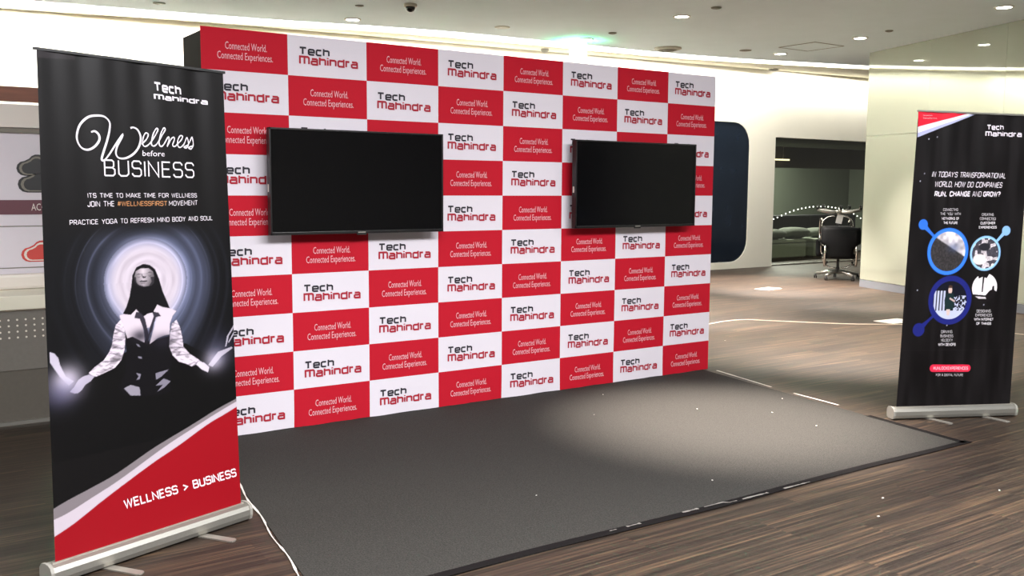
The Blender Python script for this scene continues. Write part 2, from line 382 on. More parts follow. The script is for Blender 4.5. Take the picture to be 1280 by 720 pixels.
for x, lab in ((14.72, 'grey upholstered bench block behind the glass, nearest the window edge'), (16.22, 'grey upholstered bench block behind the glass, partly hidden by the office chair')):
    e = empty('bench', (x, 8.3, 0), lab, 'bench', 'upholstered bench blocks')
    box('seat', (x, 8.3, .20), (1.25, .62, .30), m_bench, None, .03).parent = e
    box('seat_pad', (x, 8.3, .395), (1.25, .62, .07), m_bench, None, .03).parent = e
    box('plinth', (x, 8.3, .03), (1.15, .52, .05), m_rb, None).parent = e
    for ch in e.children: ch.matrix_parent_inverse = Matrix.Translation((-x, -8.3, 0))
o = box('backrest_bolster', (16.0, 9.2, .45), (5.0, .3, .92), m_leather, None, .05); tag(o, 'long low black upholstered backrest behind the grey benches', 'backrest')
def cushion(x, y, z, sx, sy, sz, lab, rz=0):
    bm = bmesh.new(); N = 14
    bmesh.ops.create_uvsphere(bm, u_segments=24, v_segments=14, radius=1)
    for v in bm.verts:
        p = v.co; k = lambda t: math.copysign(abs(t)**.6, t)
        edge = max(abs(p.x), abs(p.y))
        v.co = Vector((k(p.x)*sx, k(p.y)*sy, p.z*sz*(1-.25*edge**4)))
    o = bmobj('cushion', bm, m_cush, None, True); o.location = (x, y, z); o.rotation_euler = (0, 0, rz)
    tag(o, lab, 'cushion', 'cushions on the benches'); return o
cushion(14.42, 8.25, .545, .42, .26, .11, 'grey cushion on the bench nearest the window edge')
cushion(15.30, 8.32, .555, .42, .26, .12, 'grey cushion lying across the gap between the two benches', .1)
cushion(16.15, 8.3, .545, .34, .25, .11, 'grey cushion on the bench half hidden behind the office chair', -.1)
# string of small lights
sl = empty('string_lights', (15.4, 9.0, .83), 'arc of tiny white string lights seen through the dark glass', 'lights')
pts = catmull([(15.43, 9, .83), (16.3, 9, 1.05), (17.2, 9, 1.10), (18.1, 9, .98), (18.9, 9, .68)], 60)
bm = bmesh.new(); tube(bm, pts, .006, 5); c_ = bmobj('cord', bm, m_black, sl); c_.matrix_parent_inverse = Matrix.Translation((-15.4, -9, -.83))
m_bulb = mat('bulb_glow', (1, 1, 1), .5, emit=(.95, 1, .92), estr=1.3); bulb = None
d = 0; last = pts[0]
for p in pts:
    if bulb is None or np.linalg.norm(p-last) > .135:
        last = p
        if bulb is None:
            bm = bmesh.new(); bmesh.ops.create_icosphere(bm, subdivisions=1, radius=.017); bulb = bmobj('bulb', bm, m_bulb, sl); q = bulb
        else:
            q = bulb.copy(); COL.objects.link(q)
        q.location = (p[0]-15.4, p[1]-9.0-.01, p[2]-.83)
# pendant inside the room, seen top left through the glass
pl = empty('pendant_lamp', (15.5, 8.9, 2.2), 'thin horizontal pendant lamp glowing behind the upper left of the glass', 'lamp')
def sub(o, e): 
    o.parent = e; o.matrix_parent_inverse = Matrix.Translation(-e.location); return o
sub(box('lamp_bar', (13.95, 7.62, 2.10), (.55, .05, .03), mat('warm_tube', (1, .8, .5), .5, emit=(1, .85, .55), estr=.8)), pl)
bm = bmesh.new(); tube(bm, [(14.05, 7.62, 2.11), (14.05, 7.62, 2.95)], .008, 6); sub(bmobj('cord', bm, m_alu), pl)
pl.location = (13.95, 7.62, 2.10)
for ch in pl.children: ch.matrix_parent_inverse = Matrix.Translation(-pl.location)

# ---------------------------------------------------------------- ceiling fittings
m_lamp = mat('downlight_glow', (1, 1, 1), .5, emit=(1, .98, .93), estr=9)
m_rim = mat('white_rim', srgb(225, 222, 210), .5)
dl = None
def downlight(x, y, lab, power, cone=62, blend=.75, group='recessed ceiling downlights', color=(1, .88, .80)):
    global dl
    if dl is None:
        dl = empty('downlight', (x, y, CZ), lab, 'light', group)
        bm = bmesh.new(); n = 28
        o1 = [bm.verts.new((.105*math.cos(2*math.pi*k/n), .105*math.sin(2*math.pi*k/n), -.012)) for k in range(n)]
        i1 = [bm.verts.new((.082*math.cos(2*math.pi*k/n), .082*math.sin(2*math.pi*k/n), -.012)) for k in range(n)]
        o2 = [bm.verts.new((.105*math.cos(2*math.pi*k/n), .105*math.sin(2*math.pi*k/n), .0)) for k in range(n)]
        i2 = [bm.verts.new((.075*math.cos(2*math.pi*k/n), .075*math.sin(2*math.pi*k/n), .0)) for k in range(n)]
        for k in range(n):
            j = (k+1) % n
            bm.faces.new((o1[k], o1[j], i1[j], i1[k])); bm.faces.new((o2[k], o2[j], o1[j], o1[k])); bm.faces.new((i1[k], i1[j], i2[j], i2[k]))
        bmobj('rim', bm, m_rim, dl)
        bm = bmesh.new(); lathe(bm, [(.081, -.006), (.08, -.008)], n=28); bmobj('lamp_lens', bm, m_lamp, dl)
        d = dl
    else:
        d = dl.copy(); COL.objects.link(d); d.location = (x, y, CZ); d['label'] = lab; d['group'] = group
        for ch in dl.children:
            if ch.type == 'MESH': c = ch.copy(); COL.objects.link(c); c.parent = d
    l = bpy.data.lights.new('downlight_spot', 'SPOT'); l.energy = power; l.spot_size = math.radians(cone); l.spot_blend = blend
    l.shadow_soft_size = .06; l.color = color
    o = bpy.data.objects.new('downlight_spot', l); COL.objects.link(o); o.location = (x, y, CZ-.03)
    return d
downlight(3.57, 5.62, 'round downlight above the popup wall, second cell from its left end', 150)
downlight(6.70, 3.06, 'round downlight highest in view, above the right screen', 1100)
downlight(6.90, 5.15, 'round downlight just right of the green glowing exit sign', 700)
downlight(9.83, 2.82, 'round downlight close to the corner of the green glass wall', 700)
downlight(10.19, 4.50, 'round downlight nearest the rounded dark window, left of the glass wall corner', 1300)
downlight(9.21, .48, 'round downlight at the top right, over the black banner by the glass wall', 350)
OV = iter(["round recessed downlight over the floor right of the carpet's back corner", 'round recessed downlight over the bright pool on the carpet', 'round recessed downlight over the floor in front of the right banner', 'round recessed downlight over the floor to the right of the right banner', 'round recessed downlight behind the left end of the popup wall', 'round recessed downlight above the floor at the far left, in front of the left banner', 'round recessed downlight above the left front corner of the carpet', 'round recessed downlight above the floor nearest the camera on the right'])
for x, y, pw in ((6.2, .25, 1300), (2.98, -1.40, 1500), (6.6, -3.2, 50), (9.0, -2.0, 160), (.2, 5.9, 60), (-2.8, -3.0, 40), (-.2, -2.6, 50), (2.6, -4.2, 90)):
    downlight(x, y, next(OV), pw, 62 if pw != 1500 else 44, .75 if pw != 1500 else 1.0)
def ceiling_disc(name, x, y, r_, h, lab, cat, m):
    bm = bmesh.new(); lathe(bm, [(r_, 0), (r_, -h*.45), (r_*.75, -h*.8), (r_*.45, -h), (.001, -h)])
    o = bmobj(name, bm, m, None, False); o.location = (x, y, CZ); tag(o, lab, cat); return o
m_det = mat('detector_plastic', srgb(190, 186, 172), .5); m_grey = mat('grey_vent', srgb(120, 116, 104), .6)
e = empty('ceiling_vent', (8.40, 5.09, CZ), 'round grey air vent in the ceiling above the right end of the popup wall', 'vent')
for k, (ra, rb) in enumerate(((.20, .15), (.13, .09), (.07, .02))):
    bm = bmesh.new(); lathe(bm, [(ra, 0), (ra, -.02-.012*k), (rb, -.035-.012*k), (rb, 0)]); bmobj('vent_ring', bm, m_grey if k else m_det, e)
e = empty('dome_camera', (3.68, 4.32, CZ), 'black security dome camera on the ceiling at the top of the picture', 'camera')
bm = bmesh.new(); lathe(bm, [(.075, 0), (.075, -.03), (.06, -.035), (.06, 0)]); bmobj('housing', bm, m_det, e)
bm = bmesh.new(); lathe(bm, [(.055, -.03), (.053, -.055), (.04, -.078), (.02, -.09), (.002, -.093)]); bmobj('dome', bm, mat('smoked_dome', (.006, .006, .006), .1), e, True)
ceiling_disc('smoke_detector', 7.14, 6.45, .06, .05, 'small grey detector hanging from the soffit left of the green exit sign', 'detector', m_grey).location.z = CZ+.03
ceiling_disc('smoke_detector', 6.84, 4.51, .055, .02, 'tiny dark sprinkler disc on the ceiling between the exit sign and the highest downlight', 'sprinkler', m_grey)
ceiling_disc('smoke_detector', 5.40, 5.01, .10, .012, 'flat pale access disc in the ceiling left of the exit sign', 'disc', m_det)
ceiling_disc('smoke_detector', 6.62, 2.42, .06, .02, 'tiny sprinkler disc at the top edge right of the highest downlight', 'sprinkler', m_grey)
ceiling_disc('smoke_detector', 9.62, 2.23, .05, .02, 'tiny sprinkler disc near the top of the glass wall corner', 'sprinkler', m_grey)
ceiling_disc('smoke_detector', 1.33, 5.97, .07, .012, 'flat dark disc in the ceiling above the left banner', 'disc', m_grey)
ceiling_disc('smoke_detector', 9.50, 4.58, .09, .012, 'flat grey disc beside the downlight nearest the rounded window', 'disc', m_grey)
ceiling_disc('smoke_detector', 3.25, 4.75, .05, .012, 'tiny grey disc left of the black dome camera', 'disc', m_grey)
o = ceiling_disc('smoke_detector', 12.2, 6.35, .09, .03, 'dark round fitting on the soffit above the tall glass opening', 'fitting', m_grey); o.location.z = 3.66
# access hatch
e = empty('access_hatch', (9.97, 3.75, CZ), 'square access hatch outlined in the ceiling near the glass wall corner', 'hatch')
bm = bmesh.new()
for a, b, c, d in ((-.32, 0, .012, .65), (.32, 0, .012, .65), (0, -.32, .65, .012), (0, .32, .65, .012)): addbox(bm, (a, b, -.003), (c, d, .006))
bmobj('hatch_frame', bm, m_grey, e); box('hatch_panel', (0, 0, -.002), (.62, .62, .003), m_ceil, e)
# exit signs: one in view, two unseen ones added to tint the ceiling green
def exit_sign(x, y, lab, pw, rz=-.5):
    e = empty('exit_sign', (x, y, CZ), lab, 'sign', None, rz)
    bm = bmesh.new(); addbox(bm, (0, 0, -.03), (.26, .05, .06), bev=.004); bmobj('housing', bm, m_rim, e)
    box('sign_plate', (0, 0, -.17), (.25, .012, .20), mat('glowing_green_sign', (.5, 1, .7), .4, emit=(.72, 1, .84), estr=1.6), e, .002)
    l = bpy.data.lights.new('exit_sign_glow', 'SPOT'); l.spot_size = math.radians(165); l.spot_blend = .6; l.energy = pw; l.color = (.08, 1, .42); l.shadow_soft_size = .05
    o = bpy.data.objects.new('exit_sign_glow', l); COL.objects.link(o); o.location = (x-.10, y-.10, CZ-.16); o.rotation_euler = (math.pi, 0, 0)
exit_sign(7.0, 5.45, 'pale green glowing exit sign hanging from the ceiling above the popup wall', 16)
exit_sign(0.75, 4.25, 'unseen green exit sign added just above the picture for the ceiling glow over the left banner', 45)
exit_sign(4.35, 1.45, 'unseen green exit sign added just above the picture for the ceiling glow over the middle of the popup wall', 45)

# ---------------------------------------------------------------- popup wall
BW, BH = 4.13, 2.4
bd = empty('popup_wall', (0, 0, 0), 'wide free-standing fabric popup wall checked in red and white with company lettering', 'display wall')
def wave(x, z):
    t = max(0, 1-z/.22)
    return -.004*math.sin(x*2.2+.6)*math.sin(z*1.9) - .005*t*math.sin(x*23+1.3*math.sin(x*7))*t - .003*math.sin(x*6.09*2)*t
m_red = grain(mat('red_print', srgb(184, 16, 38), .75, spec=.25), (300, 300, 300), .04, .1)
m_wht = grain(mat('white_print', srgb(222, 216, 224), .8, spec=.25), (300, 300, 300), .02, .1)
NX, NZ = 8, 6
xs = np.linspace(0, BW, 8*NX+1); zs = np.linspace(0.006, BH, 10*NZ+1)
V = [(x, wave(x, z), z) for z in zs for x in xs]; F = []; MI = []
for j in range(len(zs)-1):
    for i in range(len(xs)-1):
        a = j*len(xs)+i; F.append((a, a+1, a+len(xs)+1, a+len(xs)))
        row = 9-j//NZ; colm = i//NX; MI.append((row+colm) % 2)
fromdata('printed_fabric', V, F, [m_red, m_wht], bd, True, MI)
# body behind the print: black side panels, back
bm = bmesh.new()
addbox(bm, (.012, .18, 1.19), (.022, .345, 2.37)); addbox(bm, (BW-.012, .18, 1.19), (.022, .345, 2.37))
bmobj('side_panel', bm, m_dark, bd)
bm = bmesh.new()
for i in range(6):
    x = .06+i*(BW-.12)/5; tube(bm, [(x, .05, .02), (x, .05, BH-.03)], .012, 6); tube(bm, [(x, .33, .02), (x, .33, BH-.05)], .012, 6)
    for z in (.02, .8, 1.6, BH-.05): tube(bm, [(x, .05, z), (x, .33, z)], .01, 6)
for z in (.03, .8, 1.6, BH-.06):
    tube(bm, [(.06, .05, z), (BW-.06, .05, z)], .01, 6); tube(bm, [(.06, .33, z), (BW-.06, .33, z)], .01, 6)
bmobj('frame', bm, m_alu, bd)
cw, chh = BW/8, BH/10
tech = word('Tech', (0, 0), (1, 0), (0, 1), LG, .112, .32); mah = word('Mahindra', (0, 0), (1, 0), (0, 1), LG, .112, .32)
con1 = font_tris('Connected World.'); con2 = font_tris('Connected Experiences.')
PT = []; PM = []; PC = []
for row in range(10):
    for c in range(8):
        x0 = c*cw; z0 = BH-(row+1)*chh
        def put(dst, src, fx0, fx1, fz0, fz1):
            for q in src: dst.append([(x0+(fx0+(fx1-fx0)*p[0])*cw, z0+(1-fz0-(fz1-fz0)*p[1])*chh) for p in q])
        if (row+c) % 2 == 0:
            put(PC, con1, .27, .75, .485, .31); put(PC, con2, .18, .82, .72, .545)
        else:
            put(PT, tech, .137, .52, .475, .27); put(PM, mah, .137, .885, .715, .49)
pw_ = lambda p: (p[0], wave(p[0], p[1])-.0022, p[1])
polys_to_mesh('company_lettering', PT, pw_, mat('black_ink', srgb(28, 24, 36), .7), bd)['label'] = 'black upper word of the company lettering on the white cells'
polys_to_mesh('company_lettering', PM, pw_, mat('red_ink', srgb(165, 16, 42), .7), bd)['label'] = 'red lower word of the company lettering on the white cells'
polys_to_mesh('slogan_lettering', PC, pw_, mat('pale_ink', srgb(226, 176, 184), .7), bd)['label'] = 'pale slogan lettering on the red cells'

# ---------------------------------------------------------------- television screens
m_scr = mat('screen_glass', (.003, .003, .0035), .14, spec=.22); m_bez = mat('bezel_black', srgb(20, 19, 20), .3)
def tv(x0, x1, z0, z1, lab):
    cx = (x0+x1)/2; cz = (z0+z1)/2; w = x1-x0; h = z1-z0
    e = empty('television', (cx, -.12, z0), lab, 'television', 'televisions on the popup wall'); cz -= z0
    bm = bmesh.new(); addbox(bm, (0, .022, cz-z0*0), (w, .036, h), bev=.004); bmobj('back_shell', bm, m_black, e)
    bm = bmesh.new(); b = .011
    for c, s in (((0, 0, cz+h/2-b/2), (w, .012, b)), ((0, 0, cz-h/2+.009), (w, .012, .018)), ((-w/2+b/2, 0, cz), (b, .012, h)), ((w/2-b/2, 0, cz), (b, .012, h))): addbox(bm, c, s, bev=.002)
    bmobj('bezel', bm, m_bez, e)
    box('screen', (0, .002, cz+.004), (w-.02, .006, h-.028), m_scr, e)
    box('logo_plate', (0, -.0065, cz-h/2+.008), (.05, .002, .006), mat('silver_logo', srgb(190, 188, 180), .3, .6), e)
    box('sensor_cover', (0, -.002, cz-h/2-.004), (.06, .010, .008), m_black, e)
    box('wall_mount', (0, .075, cz), (.35, .07, .3), m_black, e, .005)
    bm = bmesh.new()
    for k in range(2): addbox(bm, (-.15+.3*k, .055, cz), (.04, .03, .42))
    bmobj('mount_rail', bm, m_black, e)['kind'] = 'stuff'
    box('side_sticker', (-w/2-.0008, .02, cz-h*.06), (.0015, .016, .045), m_white, e)
    return e
tv(.343, 1.514, 1.209, 1.840, 'black flat television on the left half of the popup wall, nearer the tall wellness banner')
tv(2.612, 3.808, 1.207, 1.843, 'black flat television on the right half of the popup wall')

# ---------------------------------------------------------------- charcoal carpet
m_carp = grain(mat('charcoal_carpet', srgb(52, 51, 48), .95, spec=.15), (160, 160, 160), .5, .5)
nt = m_carp.node_tree
m_tape = mat('black_tape', srgb(20, 18, 18), .85, spec=.1); m_wtape = mat('white_tape', srgb(214, 208, 200), .6)
ca = empty('carpet', (1.9, -1.25, 0), 'charcoal carpet laid on the brown floor in front of the popup wall', 'carpet')
def c2(o): return sub(o, ca)
cor = [(-.02, .30), (4.12, .30), (4.075, -.02), (3.70, -2.50), (-.36, -2.50), (-.02, -.02)]
bm = bmesh.new(); lo = [bm.verts.new((x, y, .0005)) for x, y in cor]; hi = [bm.verts.new((x, y, .005)) for x, y in cor]
bm.faces.new(hi); 
for i in range(6): bm.faces.new((lo[i], lo[(i+1) % 6], hi[(i+1) % 6], hi[i]))
c2(bmobj('carpet_sheet', bm, m_carp))
def strip(name, pts, w, z, m, th=.001, jag=0):
    V = []; F = []
    for i, p in enumerate(pts):
        q = pts[min(i+1, len(pts)-1)]; o_ = pts[max(i-1, 0)]; d = Vector((q[0]-o_[0], q[1]-o_[1])).normalized(); nn = Vector((-d.y, d.x))
        ww = w/2*(1+jag*random.uniform(-1, 1))
        for s, zz in ((1, z), (-1, z), (1, z+th), (-1, z+th)): V.append((p[0]+nn.x*ww*s, p[1]+nn.y*ww*s, zz))
    for i in range(len(pts)-1):
        a = 4*i; F += [(a+2, a+6, a+7, a+3), (a, a+2, a+3+0, a+1) if i == 0 else (a+2, a+6, a+7, a+3), (a, a+4, a+6, a+2), (a+1, a+3, a+7, a+5)]
    F = list(dict.fromkeys(F))
    return fromdata(name, V, F, m)
c2(strip('black_edge_tape', [(x, -2.485+.008*math.sin(3*x)) for x in np.linspace(-.36, 3.76, 40)], .05, .0052, m_tape))
c2(strip('black_edge_tape', [(3.71+.11*t, -2.50+.74*t) for t in np.linspace(0, 1, 8)], .045, .0052, m_tape))
c2(strip('white_edge_tape', [(4.165-.145*t, -.07-.70*t) for t in np.linspace(0, 1, 8)], .016, .0005, m_wtape, jag=.3))
c2(strip('white_edge_tape', [(3.985-.05*t, -1.01-.43*t) for t in np.linspace(0, 1, 8)], .015, .0005, m_wtape, jag=.3))
c2(strip('white_edge_tape', [(-.13-.205*t+.006*math.sin(t*17), -.80-1.42*t) for t in np.linspace(0, 1, 26)], .0075, .003, m_wtape, .003, .6))
m_worn = mat('worn_grey_tape', srgb(120, 116, 110), .7)
for a, b in ((1.42, 1.52), (1.56, 1.76), (1.80, 1.98), (2.10, 2.30), (.98, 1.02), (1.08, 1.16)):
    c2(strip('worn_tape_scrap', [(x, -2.475-.02*(x > 1.7)) for x in np.linspace(a, b, 9)], .009, .0066, m_worn, .0008, .8))
bm = bmesh.new()
for x, y, s in ((3.0, -1.0, .005), (3.35, -1.35, .006), (3.3, -1.75, .006), (2.3, -.75, .005), (1.9, -2.2, .006), (3.75, -1.1, .005), (2.75, -.3, .004), (1.0, -1.9, .004)):
    addbox(bm, (x, y, .0065), (s*1.6, s, .003), random.random()*3)
o = bmobj('lint', bm, m_wtape); tag(o, 'tiny white specks of lint scattered on the charcoal carpet', 'lint', kind='stuff')
bm = bmesh.new()
for x, y in ((2.4, -2.85), (2.15, -3.0), (-.45, -2.2), (3.0, -3.1), (5.4, 1.0)): addbox(bm, (x, y, .0015), (.012, .007, .003), random.random()*3)
o = bmobj('floor_specks', bm, m_wtape); tag(o, 'tiny white specks lying on the brown floor', 'specks', kind='stuff')
# cable across the floor, white plates standing in for specular patches on the floor
cab = catmull([(5.2, 1.75, .004), (6.14, 1.92, .004), (6.45, 1.98, .004), (6.74, 1.95, .004), (6.93, 1.72, .004), (7.46, 1.09, .004), (7.96, .70, .004), (8.2, .15, .004), (8.37, -.4, .004), (8.6, -1.5, .004)], 8)
o = strip('floor_cable', [(p[0], p[1]) for p in cab], .020, .0005, mat('white_cable_cover', srgb(200, 186, 168), .6), .004); tag(o, 'thin white cable cover winding across the brown floor behind the right banner', 'cable')
for x, y, w, d, rz, lab in ((8.10, .93, .42, .26, -.05, 'white plate standing in for a floor highlight beside the left edge of the right banner'), (9.65, 4.12, .40, .24, .2, 'white plate standing in for a floor highlight far back in front of the dark glass opening')):
    e = empty('floor_glint_plate', (x, y, 0), lab, 'floor plate', 'white plates standing in for floor highlights', rz)
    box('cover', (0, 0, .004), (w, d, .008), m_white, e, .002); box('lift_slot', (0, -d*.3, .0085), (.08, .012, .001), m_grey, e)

# ---------------------------------------------------------------- roll-up banners
def sm(x): x = np.clip(x, 0, 1); return x*x*(3-2*x)
def hash_noise(x, y, sx, sy, seed):
    rs = np.random.RandomState(seed); n = 64; T = rs.rand(n, n)
    X = x*sx; Y = y*sy; i = np.floor(X).astype(int); j = np.floor(Y).astype(int); fx = sm(X-i); fy = sm(Y-j)
    g = lambda a, b: T[a % n, b % n]
    return (g(i, j)*(1-fx)+g(i+1, j)*fx)*(1-fy)+(g(i, j+1)*(1-fx)+g(i+1, j+1)*fx)*fy
def inside(P, x, y):
    P = np.array(P, float); r_ = np.zeros(x.shape, bool); n = len(P)
    for i in range(n):
        x1, y1 = P[i]; x2, y2 = P[(i+1) % n]
        if y1 == y2: continue
        c = ((y1 > y) != (y2 > y)) & (x < (x2-x1)*(y-y1)/(y2-y1)+x1); r_ ^= c
    return r_
def cov(P, x, y, d=1.3):
    return (inside(P, x-d*.5, y-d*.3).astype(float)+inside(P, x+d*.5, y-d*.5)+inside(P, x-d*.3, y+d*.5)+inside(P, x+d*.4, y+d*.4))/4
def paint(C_, P, x, y, col, a=1.0):
    k = (cov(P, x, y)*a)[..., None]; return C_*(1-k)+np.array(col, float)*k
def banner_art_left(x, y, A):
    C_ = np.zeros(x.shape+(3,))+np.array((13, 12, 13.))
    cx, cy = A['ring_c']; dx = x-cx; dy = (y-cy)*1.1
    low = np.clip(-dy/420, 0, 1); rr = np.hypot(dx*(1-.0*low), np.where(dy < 0, dy*(1-.28*low), dy)); th = np.arctan2(dy, dx)
    tone = np.interp(rr, [0, 60, 120, 150, 172, 192, 215, 240, 265, 285, 305, 330, 370, 470], [206, 204, 198, 192, 184, 128, 80, 62, 74, 64, 44, 24, 16, 12])
    rn = hash_noise(rr/100, th*0, 5.0, 1, 3)*.6+hash_noise(rr/100, th*1.4+20, 14.0, 1.5, 5)*.4
    tone = tone*(.80+.40*rn)*np.where(rr < 165, .5*(1.0/(.80+.40*rn))+.5, 1)
    side = .5+.5*np.cos(th-.1); tone = tone*np.where((rr > 190) & (rr < 330), .68+.62*side, 1)
    blue = sm((rr-130)/90)
    tint = np.stack([tone*(1-.26*blue), tone*(.965-.16*blue), tone*(1.02+.0*blue)], -1)
    fade = sm((y-640)/110)*sm((1250-y)/100+.4)
    C_ = C_*(1-fade[..., None])+tint*fade[..., None]
    for rad, wd, st in ((308, 2.5, 46), (262, 4, 40), (214, 3, 30), (352, 5, 20), (400, 9, 16), (168, 3, 24)):
        g = np.exp(-((rr-rad)/wd)**2)*st*.8*fade*(.5+.5*np.cos(th*1.0+.3*rad)); C_ += g[..., None]*np.array((.85, .9, 1.1))
    # energy glow around the hands
    def glow(p, s, col, C_, st):
        g = np.exp(-(((x-p[0])/s[0])**2+((y-p[1])/s[1])**2))*st
        return C_*(1-g[..., None])+np.array(col)*g[..., None]
    blackk = (255*0+8, 8, 9)
    C_ = paint(C_, [(150, 600), (200, 722), (330, 760), (600, 760), (700, 700), (850, 640), (850, 380), (0, 380), (0, 600)], x, y, blackk, .93)
    C_ = paint(C_, A['hair'], x, y, (12, 11, 15))
    C_ = paint(C_, A['body'], x, y, (12, 11, 15))
    fx = hash_noise(x, y, .05, .03, 8)
    L_ = (216, 207, 218); M_ = (196, 188, 202)
    for k in ('lapel_l', 'lapel_r', 'shirt'): C_ = paint(C_, A[k], x, y, L_)
    for k in ('sleeve_l', 'sleeve_r'):
        cc = cov(A[k], x, y)[..., None]; t = (np.clip(226-60*sm((hash_noise(x+y*.5, y-x*.3, .03, .11, 21)-.55)/.3)-55*sm((hash_noise(x-y*.4, y+x*.4, .04, .2, 31)-.55)/.3), 40, 235))[..., None]*np.array((1, .96, 1.02)); C_ = C_*(1-cc)+t*cc
    C_ = glow((A['lapel_l'][6][0]-18, A['lapel_l'][6][1]-6), (42, 26), (30, 28, 38), C_, .75)
    C_ = glow((A['lapel_r'][8][0]+25, A['lapel_r'][8][1]-16), (42, 28), (30, 28, 38), C_, .8)
    for P in A['collar_dark']+A['creases']: C_ = paint(C_, P, x, y, (34, 31, 42), .9 if len(P) == 8 or len(P) == 7 else .35)
    C_ = paint(C_, A['hand_l'], x, y, (176, 172, 190)); C_ = paint(C_, A['hand_r'], x, y, (226, 220, 232))
    fcx, fcy = np.mean(A['face'], 0); cc = cov(A['face'], x, y)[..., None]
    t = np.clip(196-abs(x-fcx+6)*2.0-np.maximum(0, fcy-6-y)*1.4+18*(y > fcy+20), 60, 225)[..., None]*np.array((1, .96, 1.0)); C_ = C_*(1-cc)+t*cc
    for i, P in enumerate(A['features']): C_ = paint(C_, P, x, y, (30, 27, 33), min(.97, A['fa'][i]*(1.0 if i < 4 else 1.2)))
    for i, P in enumerate(A['folds']): C_ = paint(C_, P, x, y, (150, 148, 165) if i else (172, 170, 184), .85)
    C_ = paint(C_, A['streak_l'], x, y, (222, 218, 236), .85)
    C_ = glow(A['glow_l'], (62, 58), (236, 230, 246), C_, .92); C_ = glow((A['glow_l'][0]-25, A['glow_l'][1]-45), (75, 60), (92, 92, 132), C_, .5)
    C_ = glow(A['glow_r'], (52, 46), (228, 222, 240), C_, .8); C_ = glow((A['glow_r'][0]+30, A['glow_r'][1]+40), (75, 80), (110, 112, 150), C_, .35)
    for P in A['streaks_r']: C_ = paint(C_, P, x, y, (220, 216, 232), .75)
    for P, col in ((A['gray_band'], (132, 126, 130)), (A['white_band'], (206, 198, 208)), (A['red_top'], (156, 12, 26))):
        C_ = paint(C_, [(-20, P[0][1]-0)]+[tuple(p) for p in catmull(P, 6)]+[(880, P[-1][1]+8), (880, -20), (-20, -20)], x, y, col)
    C_ = paint(C_, A['peel'], x, y, (58, 54, 57), .7)
    C_ = C_*np.array((.86, .845, .85))
    return C_
